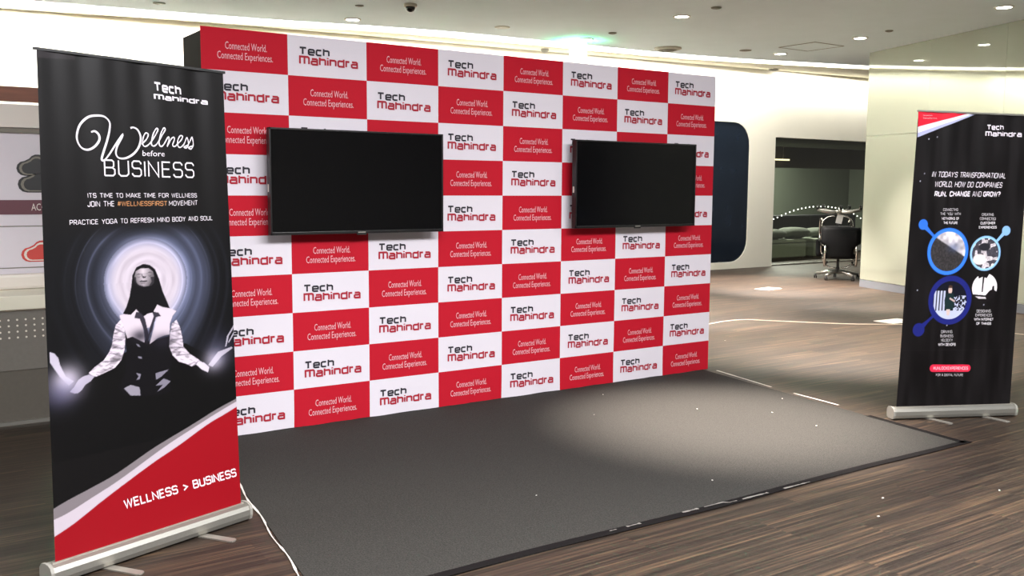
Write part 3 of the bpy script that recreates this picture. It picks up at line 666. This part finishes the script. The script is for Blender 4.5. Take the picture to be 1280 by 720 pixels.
def banner_art_right(x, y, B):
    C_ = np.zeros(x.shape+(3,))+np.array((15, 13, 14.))
    C_ += ((hash_noise(x, y, .03, .004, 4)-.4)*14)[..., None]
    def disc(C_, p, r_, col, a=1.0):
        k = sm((r_-np.hypot(x-p[0], y-p[1]))/3+.5)[..., None]*a; return C_*(1-k)+np.array(col, float)*k
    def neck(C_, p, q, r1, r2, rm, col):
        p = np.array(p, float); q = np.array(q, float); d = q-p; L_ = np.linalg.norm(d); d /= L_
        t = ((x-p[0])*d[0]+(y-p[1])*d[1])/L_; s = abs(-(x-p[0])*d[1]+(y-p[1])*d[0])
        w = rm+(r1*.62-rm)*np.clip(1-t*2.6, 0, 1)**2+(r2*.55-rm)*np.clip(t*2.2-1.2, 0, 1)**2
        k = (sm((w-s)/3+.5)*((t > 0) & (t < 1)))[..., None]; return C_*(1-k)+np.array(col, float)*k
    def photo(C_, p, r_, f_):
        k = sm((r_-np.hypot(x-p[0], y-p[1]))/3+.5)[..., None]; return C_*(1-k)+f_*k
    n1 = hash_noise(x, y, .045, .045, 11); n2_ = hash_noise(x, y, .11, .11, 12)
    for key, rk, col, r2 in (('c1', 34, (45, 104, 205), 34), ('c2', 32, (128, 172, 222), 32), ('c3', 44, (28, 34, 108), 44)):
        p = B[key][0]; ro = abs(B[key][1][0]-p[0])*1.02; ri = abs(B[key][2][0]-p[0])*1.02; kn = B[key][3]
        C_ = disc(C_, kn, rk, col); C_ = neck(C_, kn, p, rk, ro*.6, 9, col); C_ = disc(C_, p, ro, col); C_ = disc(C_, p, ro-6, tuple(min(255, c*1.25) for c in col), .55 if key != 'c3' else .0)
        if key == 'c1':
            up = sm((y-p[1]-30+(x-p[0])*.55)/14)*(1-sm((y-p[1]-10+(x-p[0])*-1.0-150)/60))
            g = (38+26*n2_)[..., None]*np.array((1, .95, .97))*(1-up[..., None])+up[..., None]*(150+90*n1[..., None])*np.array((1, .97, 1))
            bl = np.exp(-(((x-p[0]-40)/40)**2+((y-p[1]-25)/30)**2)); g = g*(1-.6*bl[..., None])+np.array((60, 74, 110))*.6*bl[..., None]
        elif key == 'c2':
            g = np.where((n1 > .55)[..., None], np.array((200, 192, 196.)), np.array((64, 62, 70.)))*(.8+.4*n2_[..., None])
            k = (sm((40-np.hypot((x-p[0]+40)*.7, y-p[1]+40))/10))[..., None]; g = g*(1-k)+np.array((222, 212, 210))*k
            k = (sm((30-np.hypot((x-p[0]+10)*.6, y-p[1]-42))/8))[..., None]; g = g*(1-k)+np.array((34, 34, 40))*k
        else:
            g = np.zeros(C_.shape)+np.array((16, 18, 30.))
            bars = ((np.sin(x*.28) > -.2) & (x < p[0]-34) & (y < p[1]+60)) | ((n2_ > .55) & (x > p[0]+28) & (y < p[1]+30)) | (y < p[1]-70)
            g = np.where(bars[..., None], np.array((178, 184, 208.)), g)
            # runner, printed: torso, head, arms, legs
            ax, ay = p
            for P, c3_ in (([(ax-34, ay+44), (ax+22, ay+46), (ax+34, ay-8), (ax+26, ay-62), (ax-34, ay-60), (ax-42, ay)], (22, 40, 42)), ([(ax-14, ay+46), (ax+8, ay+46), (ax+12, ay+62), (ax+8, ay+84), (ax-4, ay+92), (ax-16, ay+84), (ax-18, ay+62)], (196, 170, 160)), ([(ax-18, ay+80), (ax+12, ay+80), (ax+10, ay+94), (ax-4, ay+98), (ax-16, ay+94)], (70, 50, 40)), ([(ax-2, ay+18), (ax+40, ay-4), (ax+34, ay-14), (ax-6, ay+8)], (190, 165, 158)), ([(ax-24, ay-60), (ax+6, ay-60), (ax+2, ay-100), (ax-18, ay-100)], (200, 178, 170))):
                g = paint(g, P, x, y, c3_)
        C_ = photo(C_, p, ri, g)
    p = B['c4'][0]; r_ = abs(B['c4'][1][0]-p[0])
    g = np.zeros(C_.shape)+np.array((232, 224, 228.))
    for P in ([(p[0]-20, p[1]+95), (p[0]-6, p[1]+95), (p[0]-12, p[1]-30), (p[0]-22, p[1]-30)], [(p[0]-60, p[1]+95), (p[0]+30, p[1]+95), (p[0]+10, p[1]+62), (p[0]-20, p[1]+72), (p[0]-50, p[1]+60)], [(p[0]-100, p[1]-42), (p[0]+10, p[1]-50), (p[0]+40, p[1]-18), (p[0]+56, p[1]-12), (p[0]+58, p[1]+12), (p[0]+72, p[1]+12), (p[0]+74, p[1]-14), (p[0]+100, p[1]-30), (p[0]+100, p[1]-100), (p[0]-100, p[1]-100)]): g = paint(g, P, x, y, (20, 17, 19))
    g = paint(g, [(p[0]-70, p[1]-56), (p[0]+10, p[1]-62), (p[0]+18, p[1]-74), (p[0]-40, p[1]-72)], x, y, (200, 194, 198))
    C_ = photo(C_, p, r_, g)
    C_ = paint(C_, B['red'], x, y, (206, 32, 52)); C_ = paint(C_, B['white'], x, y, (234, 230, 240)); C_ = paint(C_, B['blue'], x, y, (168, 172, 208))
    a, b = B['pill'][0], B['pill'][1]; hh = (B['pill'][2][1]-B['pill'][3][1])/2; mx_ = np.clip(x, a[0]+hh, b[0]-hh); my = a[1]+(b[1]-a[1])*(x-a[0])/(b[0]-a[0])
    k = sm((hh-np.hypot(x-mx_, y-my))/3+.5)[..., None]; C_ = C_*(1-k)+np.array((212, 40, 68.))*k
    for d in B['dots']: C_ = disc(C_, d, 5, (150, 150, 165))
    C_ = C_+((abs(y-372) < 2)*10)[..., None]
    return C_
def roll_up(Q, H, art, A, nu, nv, lab, rail_mat, name_feet):
    Q = [Vector(q) for q in Q]; bl, br, tr, tl = Q
    d = (br-bl).normalized(); nf = Vector((d.y, -d.x, 0)); base = (bl+br)/2; base.z = 0
    if nf.y > 0: nf = -nf
    e = empty('roll_up_banner', base, lab, 'banner')
    def add(o): o.parent = e; o.matrix_parent_inverse = Matrix.Translation(-base); return o
    def disp(s, t): return (.0035*math.sin(s*19+t*1.5)*(t**2)+.002*math.sin(s*41+2*t)*(t**3)+.0015*math.sin(t*9+s*3)) 
    def place(p, off=.0):
        s = p[0]/850; t = p[1]/H
        P = (bl*(1-s)+br*s)*(1-t)+(tl*(1-s)+tr*s)*t
        return P+nf*(disp(s, t)+off)
    # printed sheet with its artwork as colour attribute
    s = np.linspace(0, 1, nu+1); t = np.linspace(0, 1, nv+1); SS, TT = np.meshgrid(s, t)
    bl_, br_, tr_, tl_ = (np.array(q) for q in Q)
    P = ((bl_*(1-SS[..., None])+br_*SS[..., None])*(1-TT[..., None])+(tl_*(1-SS[..., None])+tr_*SS[..., None])*TT[..., None])
    dd = .0035*np.sin(SS*19+TT*1.5)*TT**2+.002*np.sin(SS*41+2*TT)*TT**3+.0015*np.sin(TT*9+SS*3)
    P = P+np.array(nf)*dd[..., None]
    col = np.clip(art(SS*850, TT*H, A), 0, 255)/255
    colr = np.where(col <= .04045, col/12.92, ((col+.055)/1.055)**2.4)
    me = bpy.data.meshes.new('printed_sheet'); nvv = (nu+1)*(nv+1); nf_ = nu*nv
    me.vertices.add(nvv); me.vertices.foreach_set('co', P.reshape(-1))
    idx = (np.arange(nv)[:, None]*(nu+1)+np.arange(nu)[None]).reshape(-1)
    quads = np.stack([idx, idx+1, idx+nu+2, idx+nu+1], -1).reshape(-1)
    me.loops.add(nf_*4); me.loops.foreach_set('vertex_index', quads)
    me.polygons.add(nf_); me.polygons.foreach_set('loop_start', np.arange(nf_)*4); me.polygons.foreach_set('use_smooth', np.ones(nf_, bool))
    me.update()
    ca_ = me.color_attributes.new('print', 'FLOAT_COLOR', 'POINT')
    ca_.data.foreach_set('color', np.concatenate([colr, np.ones(colr.shape[:2]+(1,))], -1).reshape(-1).astype(np.float32))
    m = mat('glossy_print', (0, 0, 0), .40, spec=.22); nt = m.node_tree; at = nt.nodes.new('ShaderNodeVertexColor'); at.layer_name = 'print'
    nt.links.new(at.outputs[0], nt.nodes['Principled BSDF'].inputs['Base Color'])
    add(link('printed_sheet', me, m))
    rz = math.atan2(d.y, d.x)
    # cassette: rounded profile extruded
    w = (br-bl).length+.045; D = .085
    prof = [(.028, .012), (.034, .03), (.034, .055), (.026, .072), (.010, .080), (-.012, .082), (-.035, .078), (-.048, .062), (-.050, .035), (-.046, .012), (-.03, .006), (.015, .006)]
    bm = bmesh.new(); R_ = []
    mid = (bl+br)/2
    for sx in (-w/2, w/2):
        R_.append([bm.verts.new(Vector((mid.x, mid.y, 0))+d*sx+nf*a+Vector((0, 0, b))) for a, b in prof])
    n_ = len(prof)
    for i in range(n_): bm.faces.new((R_[0][i], R_[0][(i+1) % n_], R_[1][(i+1) % n_], R_[1][i]))
    bm.faces.new(R_[0][::-1]); bm.faces.new(R_[1])
    add(bmobj('cassette', bm, m_alu))
    for sx in (-w/2-.006, w/2+.006):
        bm = bmesh.new(); R2 = []
        for q in (-.007, .007): R2.append([bm.verts.new(Vector((mid.x, mid.y, 0))+d*(sx+q)+nf*((a+.008)*1.06-.008)+Vector((0, 0, (b-.044)*1.06+.045))) for a, b in prof])
        for i in range(n_): bm.faces.new((R2[0][i], R2[0][(i+1) % n_], R2[1][(i+1) % n_], R2[1][i]))
        bm.faces.new(R2[0][::-1]); bm.faces.new(R2[1]); add(bmobj('end_cap', bm, mat('cap_grey', srgb(138, 136, 128), .5)))
    bm = bmesh.new(); M = Matrix.Translation(Vector((mid.x, mid.y, .0815))+nf*.0) @ Matrix.Rotation(rz, 4, 'Z'); addbox(bm, (0, 0, 0), (w-.02, .008, .006), M=M)
    add(bmobj('sheet_clamp', bm, m_alu2))
    # two swivel feet
    for fx, ln in name_feet:
        bm = bmesh.new(); p0 = Vector((mid.x, mid.y, 0))+d*fx+nf*.0; dr = (nf*1.0+d*ln[1]).normalized(); sd = Vector((-dr.y, dr.x, 0)); pts = []
        outl = [(-.02, -.019), (ln[0]-.015, -.019), (ln[0]-.004, -.014), (ln[0], 0), (ln[0]-.004, .014), (ln[0]-.015, .019), (-.02, .019)]
        lo = [bm.verts.new(p0+dr*a+sd*b+Vector((0, 0, .001))) for a, b in outl]; hi = [bm.verts.new(p0+dr*a+sd*b+Vector((0, 0, .007))) for a, b in outl]
        bm.faces.new(hi); bm.faces.new(lo[::-1])
        for i in range(len(lo)): bm.faces.new((lo[i], lo[(i+1) % len(lo)], hi[(i+1) % len(lo)], hi[i]))
        add(bmobj('foot', bm, m_alu2))
    # top rail with its end plugs, support pole behind
    bm = bmesh.new(); a = tl-d*.008; b = tr+d*.008
    M = Matrix.Translation((a+b)/2+Vector((0, 0, .004))) @ Matrix.Rotation(rz, 4, 'Z') @ Matrix.Rotation(-math.asin((b.z-a.z)/(b-a).length), 4, 'Y')
    addbox(bm, (0, 0, 0), ((b-a).length, .014, .010), bev=.0, M=M); add(bmobj('top_rail', bm, rail_mat))
    bm = bmesh.new(); tm = (tl+tr)/2; tube(bm, [Vector((mid.x, mid.y, .06))-nf*.03, tm-nf*.02], .009, 8); add(bmobj('support_pole', bm, m_alu))
    return e, place, add
ART = json.loads('''{"LQ":[[-1.1178,-1.7373,0.08],[-0.3108,-1.4531,0.08],[-0.3341,-1.4196,1.9778],[-1.1002,-1.6892,1.9843]],"LH":1901,"RQ":[[3.9029,-1.9079,0.08],[4.6307,-2.2676,0.08],[4.6521,-2.2781,1.9783],[3.948,-1.9302,1.996]],"RH":1907,"L":{"hair":[[416,1104],[383,1092],[364,1061],[358,1019],[348,977],[333,939],[316,911],[351,904],[376,923],[407,893],[456,903],[473,934],[499,921],[531,914],[517,948],[500,987],[486,1039],[469,1080],[445,1098]],"face":[[372,1053],[380,1077],[403,1087],[440,1085],[459,1071],[465,1047],[462,1024],[449,1014],[416,1012],[388,1022],[373,1038]],"features":[[[380,1061],[392,1066],[406,1063],[392,1063]],[[429,1066],[443,1071],[459,1067],[442,1068]],[[383,1055],[393,1052],[403,1054],[393,1050]],[[433,1057],[444,1054],[456,1057],[444,1052]],[[408,1052],[414,1055],[421,1052],[427,1054],[424,1048],[414,1046]],[[390,1034],[405,1038],[413,1036],[423,1037],[436,1034],[423,1032],[410,1032]],[[446,1049],[466,1049],[462,1024],[449,1012],[438,1014],[452,1030]],[[372,1053],[379,1055],[381,1032],[392,1020],[416,1012],[428,1012],[416,1007],[384,1016],[371,1032]],[[404,1063],[410,1064],[412,1054],[407,1052]],[[398,1029],[423,1028],[419,1025],[403,1025]]],"fa":[0.75,0.75,0.85,0.85,0.8,0.8,0.6,0.7,0.35,0.35],"lapel_l":[[300,907],[320,910],[351,904],[376,925],[387,901],[398,876],[407,821],[408,786],[386,798],[355,816],[331,812],[321,845],[310,874]],"lapel_r":[[473,934],[499,921],[531,914],[562,900],[542,880],[529,851],[525,806],[502,804],[468,796],[430,776],[444,817],[461,859],[474,886],[455,909]],"shirt":[[411,893],[427,902],[456,903],[446,860],[433,845],[421,844],[409,864]],"collar_dark":[[[375,914],[399,908],[414,882],[431,804],[417,776],[408,835],[390,884],[366,890]],[[448,909],[477,901],[489,885],[465,884],[445,831],[427,804],[433,840],[455,888]]],"sleeve_l":[[303,888],[283,870],[272,836],[264,795],[252,769],[228,740],[189,718],[161,698],[177,680],[192,679],[226,688],[272,702],[300,727],[317,767],[323,816],[319,852],[311,888]],"hand_l":[[163,692],[137,688],[118,678],[100,654],[82,638],[98,629],[114,627],[131,637],[146,655],[169,665],[184,679]],"sleeve_r":[[560,863],[576,831],[586,785],[589,747],[618,713],[652,690],[677,669],[626,657],[607,669],[564,687],[536,717],[521,756],[527,807],[538,850]],"hand_r":[[661,675],[689,665],[715,642],[708,620],[677,636],[649,662]],"body":[[324,830],[347,824],[406,786],[419,805],[430,785],[451,788],[527,800],[525,755],[530,684],[520,644],[524,569],[474,562],[380,571],[306,591],[284,623],[317,674],[325,745]],"folds":[[[307,615],[338,624],[377,608],[380,574],[336,581]],[[364,669],[386,660],[379,640],[363,639],[375,653]],[[453,654],[516,661],[481,637],[454,626]],[[450,602],[489,627],[522,610],[492,589],[456,576],[484,601]],[[369,786],[381,781],[389,769],[377,774]],[[374,735],[391,730],[395,721],[379,726]]],"creases":[[[279,860],[318,838],[316,834],[277,853]],[[271,822],[311,809],[307,805],[269,816]],[[265,795],[314,775],[306,770],[260,789]],[[252,765],[301,755],[297,750],[248,761]],[[228,735],[288,732],[284,725],[231,729]],[[536,821],[584,823],[584,817],[536,813]],[[528,785],[586,785],[588,779],[527,777]],[[525,755],[589,747],[591,741],[529,747]],[[549,719],[609,714],[613,709],[553,711]],[[163,697],[181,682],[192,681],[182,674],[166,686]],[[671,674],[640,651],[626,657],[661,678]]],"streak_l":[[9,799],[28,791],[42,772],[48,745],[69,698],[100,676],[79,662],[45,701],[22,738],[9,760]],"streaks_r":[[[709,651],[763,702],[835,716],[841,709],[780,680],[732,640]],[[801,720],[813,766],[849,810],[866,820],[857,777],[821,734],[817,738],[847,778],[853,801],[823,765],[807,720]]],"glow_l":[72,680],"glow_r":[743,669],"gray_band":[[-4,207],[59,227],[157,252],[262,282],[429,348],[603,404],[749,453],[879,488]],"white_band":[[-6,165],[57,178],[155,212],[271,253],[474,339],[611,389],[748,436],[879,477]],"red_top":[[-8,98],[80,131],[214,196],[406,280],[542,331],[692,393],[785,422],[877,452]],"ring_c":[429,1035],"ring_pts":[[264,1047],[607,1023],[436,1182],[152,1054],[714,1016],[106,1058],[439,1243]],"logo_tech":[[498,1796],[629,1789],[496,1834]],"logo_mah":[[496,1763],[764,1761],[495,1785]],"business":[[256,1451],[678,1451],[256,1516]],"before":[[433,1535],[534,1536],[434,1557]],"w":[[210,1617],[225,1621],[240,1608],[241,1588],[223,1564],[196,1550],[170,1555],[153,1577],[151,1607],[167,1644],[201,1673],[239,1681],[269,1677],[288,1658],[286,1628],[273,1586],[257,1545],[248,1516],[258,1512],[278,1532],[311,1574],[342,1611],[337,1599],[318,1568],[311,1540],[324,1523],[356,1524],[392,1543],[418,1572],[428,1607],[417,1635],[397,1645],[381,1642]],"ell":[[431,1581],[455,1602],[464,1622],[452,1626],[440,1608],[436,1583],[447,1573],[468,1585],[494,1618],[508,1643],[500,1646],[486,1624],[476,1588],[484,1576],[501,1586],[524,1619],[542,1645],[534,1650],[520,1626],[510,1590],[518,1576],[532,1585],[554,1615],[559,1607],[549,1579],[557,1591],[570,1609],[582,1616],[585,1606],[575,1584],[586,1579],[600,1590],[618,1606],[626,1621],[615,1624],[602,1605],[601,1583],[612,1576],[631,1590],[647,1617],[654,1604],[653,1588],[643,1575],[631,1579],[653,1589],[674,1620],[679,1609],[680,1589],[668,1572],[654,1577],[682,1586]],"line1":[[186,1368],[687,1370],[185,1386]],"line2a":[[184,1334],[295,1335],[184,1355]],"line2b":[[308,1336],[536,1336],[309,1355]],"line2c":[[544,1336],[688,1338],[545,1356]],"line3":[[107,1266],[762,1273],[107,1285]],"wb":[[288,130],[834,131],[282,169]],"peel":[[-1,1903],[162,1901],[157,1882],[3,1872]]},"R":{"red":[[0,1905],[394,1911],[5,1810]],"white":[[394,1911],[454,1912],[8,1745],[5,1810]],"blue":[[418,1907],[454,1912],[8,1745],[7,1772]],"tiny1":[[41,1880],[110,1882],[40,1887]],"tiny2":[[42,1862],[147,1866],[41,1870]],"logo_tech":[[523,1808],[652,1811],[520,1841]],"logo_mah":[[515,1767],[792,1771],[513,1799]],"h1":[[138,1498],[692,1500],[141,1533]],"h2":[[162,1435],[668,1439],[165,1471]],"h3a":[[167,1373],[434,1378],[167,1408]],"h3b":[[451,1377],[516,1379],[450,1412]],"h3c":[[529,1379],[660,1381],[528,1413]],"c1":[[300,1021],[450,1022],[426,1022],[101,1193]],"c2":[[581,1011],[694,1012],[679,1012],[727,1161]],"c3":[[342,703],[500,703],[465,703],[123,510]],"c4":[[595,785],[689,785]],"t1":[[[240,1282],[350,1284],[239,1299]],[[222,1255],[373,1257],[221,1272]],[[236,1225],[364,1227],[234,1242]],[[250,1198],[355,1199],[248,1215]]],"t2":[[[533,1255],[621,1256],[531,1272]],[[519,1228],[639,1229],[518,1245]],[[526,1199],[637,1201],[525,1217]],[[517,1172],[651,1174],[515,1189]]],"t3":[[[549,621],[654,621],[547,640]],[[542,595],[666,594],[540,613]],[[533,567],[680,566],[531,585]],[[552,539],[664,538],[551,557]]],"t4":[[[293,486],[376,486],[291,505]],[[289,459],[384,458],[287,477]],[[295,431],[383,430],[293,449]],[[276,402],[407,401],[275,421]]],"pill":[[226,255],[533,250],[377,277],[381,229]],"pill_t":[[252,245],[514,240],[250,266]],"fut":[[276,202],[479,198],[275,218]],"dots":[[96,1737],[54,1469],[82,1518],[159,1751],[94,768],[332,537],[598,672]]}}''')
A = ART['L']; B = ART['R']
e, place, add = roll_up(ART['LQ'], ART['LH'], banner_art_left, A, 320, 740, 'tall black roll-up banner on the left with a meditating woman print and red wellness footer', m_black, [(-.235, (.19, .28)), (.20, (.19, .28))])
m_ink = mat('white_ink', srgb(214, 208, 216), .5); m_gold = mat('gold_ink', srgb(176, 122, 74), .5)
pp = lambda p: place(p, .0012)
tx = []
tx += word('Tech', *A['logo_tech'], LG, .11, .32)+word('Mahindra', *A['logo_mah'], LG, .11, .32)
add(polys_to_mesh('company_lettering', tx, pp, m_ink, None))
tx = word('BUSINESS', *A['business'], G, .045, .27)+font_word('before', *A['before'])
cv = catmull(A['w'], 6); n_ = len(cv); hw = [4.6*(.62+.38*abs(math.sin(i/n_*math.pi*5.2))) for i in range(n_)]
tx += ribbon(cv, hw); cv = catmull(A['ell'], 6); tx += ribbon(cv, [2.9*(.65+.35*abs(math.sin(i*.45))) for i in range(len(cv))])
add(polys_to_mesh('title_lettering', tx, pp, m_ink, None))
tx = word("ITS TIME TO MAKE TIME FOR WELLNESS", *A['line1'], G, .058, .26)+word('JOIN THE', *A['line2a'], G, .058, .26)+word('MOVEMENT', *A['line2c'], G, .058, .26)+word('PRACTICE YOGA TO REFRESH MIND BODY AND SOUL', *A['line3'], G, .058, .26)
add(polys_to_mesh('text_lettering', tx, pp, m_ink, None))
add(polys_to_mesh('hashtag_lettering', word('#WELLNESSFIRST', *A['line2b'], G, .062, .24), pp, m_gold, None))['label'] = 'gold hashtag lettering'
add(polys_to_mesh('footer_lettering', word('WELLNESS > BUSINESS', *A['wb'], G, .085, .26), pp, m_ink, None))
e, place, add = roll_up(ART['RQ'], ART['RH'], banner_art_right, B, 300, 660, 'black roll-up banner on the right with blue ringed photo bubbles, by the glass wall', m_alu, [(-.19, (.19, .42)), (.21, (.19, .42))])
tx = word('Tech', *B['logo_tech'], LG, .11, .32)+word('Mahindra', *B['logo_mah'], LG, .11, .32)
add(polys_to_mesh('company_lettering', tx, pp, m_ink, None))
tx = word("IN TODAY'S TRANSFORMATIONAL", *B['h1'], G, .065, .24, .1)+word('WORLD, HOW DO COMPANIES', *B['h2'], G, .065, .24, .1)+word('RUN, CHANGE', *B['h3a'], G, .11, .3, .1)+word('AND', *B['h3b'], G, .06, .28, .1)+word('GROW?', *B['h3c'], G, .11, .3, .1)
add(polys_to_mesh('headline_lettering', tx, pp, m_ink, None))
tx = []
for k, lines in (('t1', ('CONNECTING', "THE 'YOU' WITH", 'NETWORKS OF', 'THE FUTURE')), ('t2', ('CREATING', 'CONNECTED', 'CUSTOMER', 'EXPERIENCES')), ('t3', ('DESIGNING', 'EXPERIENCES', 'WITH INTERNET', 'OF THINGS')), ('t4', ('DRIVING', 'BUSINESS', 'VELOCITY', 'WITH DEVOPS'))):
    for i, (s_, an) in enumerate(zip(lines, B[k])): tx += word(s_, *an, G, .11 if (i > 1 and k != 't4') or (i == 3) else .065, .28)
tx += word('FOR A DIGITAL FUTURE', *B['fut'], G, .06, .28)+font_word('Connected World.', *B['tiny1'])+font_word('Connected Experiences.', *B['tiny2'])
add(polys_to_mesh('text_lettering', tx, pp, mat('pale_grey_ink', srgb(196, 192, 196), .5), None))
add(polys_to_mesh('hashtag_lettering', word('#UNLOCKEXPERIENCES', *B['pill_t'], G, .09, .28), pp, mat('pink_ink', srgb(240, 178, 190), .5), None))

# ---------------------------------------------------------------- counter unit at the far left
k = empty('display_counter', (-1.0, 1.3, 0), 'grey display counter with a pale poster board behind the left banner', 'counter')
def kp(o): return sub(o, k)
kp(box('front_panel', (-.98, 1.05, .53), (1.36, .03, .37), grain(mat('taupe_laminate', srgb(112, 108, 100), .6), (40, 3, 40), .06)))
kp(box('lower_panel', (-.98, 1.056, .18), (1.36, .03, .33), grain(mat('darker_taupe_laminate', srgb(92, 87, 78), .6), (40, 3, 40), .06)))
kp(box('plinth', (-.98, 1.04, .012), (1.36, .04, .022), m_alu))
kp(box('counter_top', (-.98, 1.28, .770), (1.42, .54, .085), mat('cream_laminate', srgb(222, 218, 198), .45), None, .004))
kp(box('side_panel', (-.31, 1.28, .37), (.02, .44, .71), mat('taupe_side', srgb(105, 100, 92), .6))); kp(box('side_panel', (-1.65, 1.28, .37), (.02, .44, .71), mat('taupe_side', srgb(105, 100, 92), .6)))
hm = mat('pale_hole', srgb(226, 220, 205), .5); h0 = None
for i in range(7):
    for j in range(4):
        x = -.776+.048*(1-i) ; z = .662-.037*j
        if h0 is None:
            bm = bmesh.new(); lathe(bm, [(.0062, 0), (.0062, .003)], n=12); h0 = bmobj('perforation', bm, hm); q = h0
        else: q = h0.copy(); COL.objects.link(q)
        q.parent = k; q.location = (x+1.0, 1.035-1.3, z); q.rotation_euler = (math.pi/2, 0, 0)
kp(box('poster_board', (-.98, 1.515, 1.345), (1.36, .03, 1.06), grain(mat('lilac_grey_poster', srgb(206, 200, 206), .5), (2, 2, 2), .04), None))
kp(box('poster_rail', (-.98, 1.495, 1.85), (1.36, .02, .03), m_grey)); kp(box('white_strip', (-.98, 1.50, 1.945), (1.36, .04, .15), m_white))
kp(box('wood_strip', (-.98, 1.50, 2.085), (1.36, .05, .095), grain(mat('brown_wood', srgb(120, 66, 38), .5), (3, 40, 40), .2)))
kp(box('poster_band', (-.88, 1.497, 1.35), (.9, .003, .095), mat('maroon_band', srgb(92, 46, 56), .5)))
kp(box('poster_line', (-.88, 1.498, 1.225), (.9, .002, .006), m_grey)); kp(box('poster_line', (-.88, 1.498, .95), (.9, .002, .006), m_grey))
tx = font_word('ACCOUNTS', (-.700, 1.328), (-.465, 1.328), (-.700, 1.374))
kp(polys_to_mesh('poster_lettering', tx, lambda p: (p[0], 1.4945, p[1]), m_white, None))
def cloud(cx, cz, s):
    pts = []
    for ang, (ox, oz, rr) in (((-90, 90), (.06, -.0, .038)), ((10, 150), (.012, .028, .045)), ((90, 270), (-.05, 0, .038))):
        for t in range(7):
            a = math.radians(ang[0]+(ang[1]-ang[0])*t/6); pts.append((cx+s*(ox+rr*math.cos(a)), cz+s*(oz+rr*math.sin(a))))
    return pts
for cx, cz, s, m, ml in ((-.665, 1.605, 1.0, m_black, m_grey), (-.65, 1.50, 1.1, m_black, m_grey), (-.66, 1.035, 1.0, mat('red_cloud', srgb(190, 60, 52), .5), m_white)):
    for kx, mm_, yy in ((1.28, m, 1.4985), (1.1, ml, 1.4975), (.92, m, 1.4965)):
        kp(polys_to_mesh('cloud_symbol', [cloud(cx, cz, s*kx)[::1]], lambda p: (p[0], yy, p[1]), mm_, None))
kp(box('poster_tail', (-.98, 1.47, .862), (1.36, .07, .1), m_white, None, .02))

# ---------------------------------------------------------------- office chairs
m_star = mat('satin_silver_base', srgb(190, 188, 180), .3, .8)
def office_chair(lab, loc, rz, flip=False, zt=0):
    e = empty('office_chair', loc, lab, 'chair', None, rz)
    if flip: e.rotation_euler = (math.pi, 0, rz); e.location = (loc[0], loc[1], zt)
    # local frame: seat faces -Y (away), back at +Y ... the back is at y>0
    bm = bmesh.new(); addbox(bm, (0, 0, .40), (.50, .48, .09), bev=.03); bmobj('seat', bm, m_leather, e, True)
    bm = bmesh.new(); N = 8; rows = 10; fr_ = []; 
    for j in range(rows+1):
        t = j/rows; z = .36+.52*t; wd = .205+.105*float(sm((t-.34)/.16))-.012*(t > .95); yy = .25+.05*math.sin(t*2.6)-.02*t
        fr_.append([bm.verts.new((wd*s, yy-.04*(1-abs(s))**.5*0+.03*s*s*-1, z)) for s in np.linspace(-1, 1, N+1)])
    for j in range(rows):
        for i in range(N): bm.faces.new((fr_[j][i], fr_[j][i+1], fr_[j+1][i+1], fr_[j+1][i]))
    g = bmesh.ops.extrude_face_region(bm, geom=bm.faces[:])
    for v in [x for x in g['geom'] if isinstance(x, bmesh.types.BMVert)]: v.co.y += .055
    bmobj('backrest', bm, m_leather, e, True)
    for s in (-1, 1):
        bm = bmesh.new(); P = catmull([(s*.20, .20, .30), (s*.245, .30, .25), (s*.25, .335, .40), (s*.245, .32, .56), (s*.265, .12, .58), (s*.265, -.10, .57), (s*.255, -.16, .44), (s*.20, -.10, .36)], 4)
        tube(bm, P, .02, 8); a = bmobj('armrest', bm, m_chrome, e, True)
        b_ = box('arm_pad', (s*.265, .02, .60), (.05, .24, .025), m_black, None, .008); b_.parent = a
    bm = bmesh.new(); lathe(bm, [(.03, .09), (.03, .2), (.022, .2), (.022, .35), (.09, .352), (.09, .36)]); bmobj('gas_column', bm, m_black, e, False)
    bm = bmesh.new()
    for k_ in range(5):
        a = math.radians(72*k_+54); dx, dy = math.cos(a), math.sin(a)
        tube(bm, [(dx*.02, dy*.02, .13), (dx*.15, dy*.15, .125), (dx*.36, dy*.36, .08)], [.034, .030, .022], 8)
    lathe(bm, [(.045, .09), (.05, .11), (.045, .15), (.02, .155)]); bmobj('star_base', bm, m_star, e, True)
    bm = bmesh.new()
    for s in (-1, 1): tube(bm, catmull([(s*.04, .02, .19), (s*.14, .02, .20), (s*.23, .02, .27), (s*.25, .02, .37)], 4), .013, 8)
    bmobj('under_frame', bm, m_chrome, e, True)['kind'] = 'stuff'
    for k_ in range(5):
        a = math.radians(72*k_+54); dx, dy = math.cos(a)*.36, math.sin(a)*.36
        bm = bmesh.new(); tube(bm, [(dx, dy, .05), (dx, dy, .09)], .008, 6); addbox(bm, (dx, dy, .055), (.03, .045, .02), bev=.006)
        c = bmobj('caster', bm, m_black, e)
        bm = bmesh.new()
        for s in (-.014, .014): tube(bm, [(dx+s-.007, dy, 0.037), (dx+s+.007, dy, .037)], .036, 14)
        bmobj('wheel', bm, m_black, c)
    return e
# its back towards the camera: camera lies towards (-.79,-.61) from the chair
rzc = math.atan2(-.61, -.79)-math.pi/2
oc = (11.95, 4.62, 0)
office_chair('black office chair on a chrome star base near the glass wall corner, standing upright', oc, rzc+.1)
e = office_chair('black office chair turned upside down on the other, its chrome star base in the air', (oc[0]-.02, oc[1]+.02, 0), rzc+.1, True, 1.245)
o = box('label_tag', (0, 0, 0), (.10, .004, .15), mat('paper_tag', srgb(238, 236, 230), .6), None); o.parent = e; o.location = (-.02, -.05, .235); o.rotation_euler = (0, .2, 0)
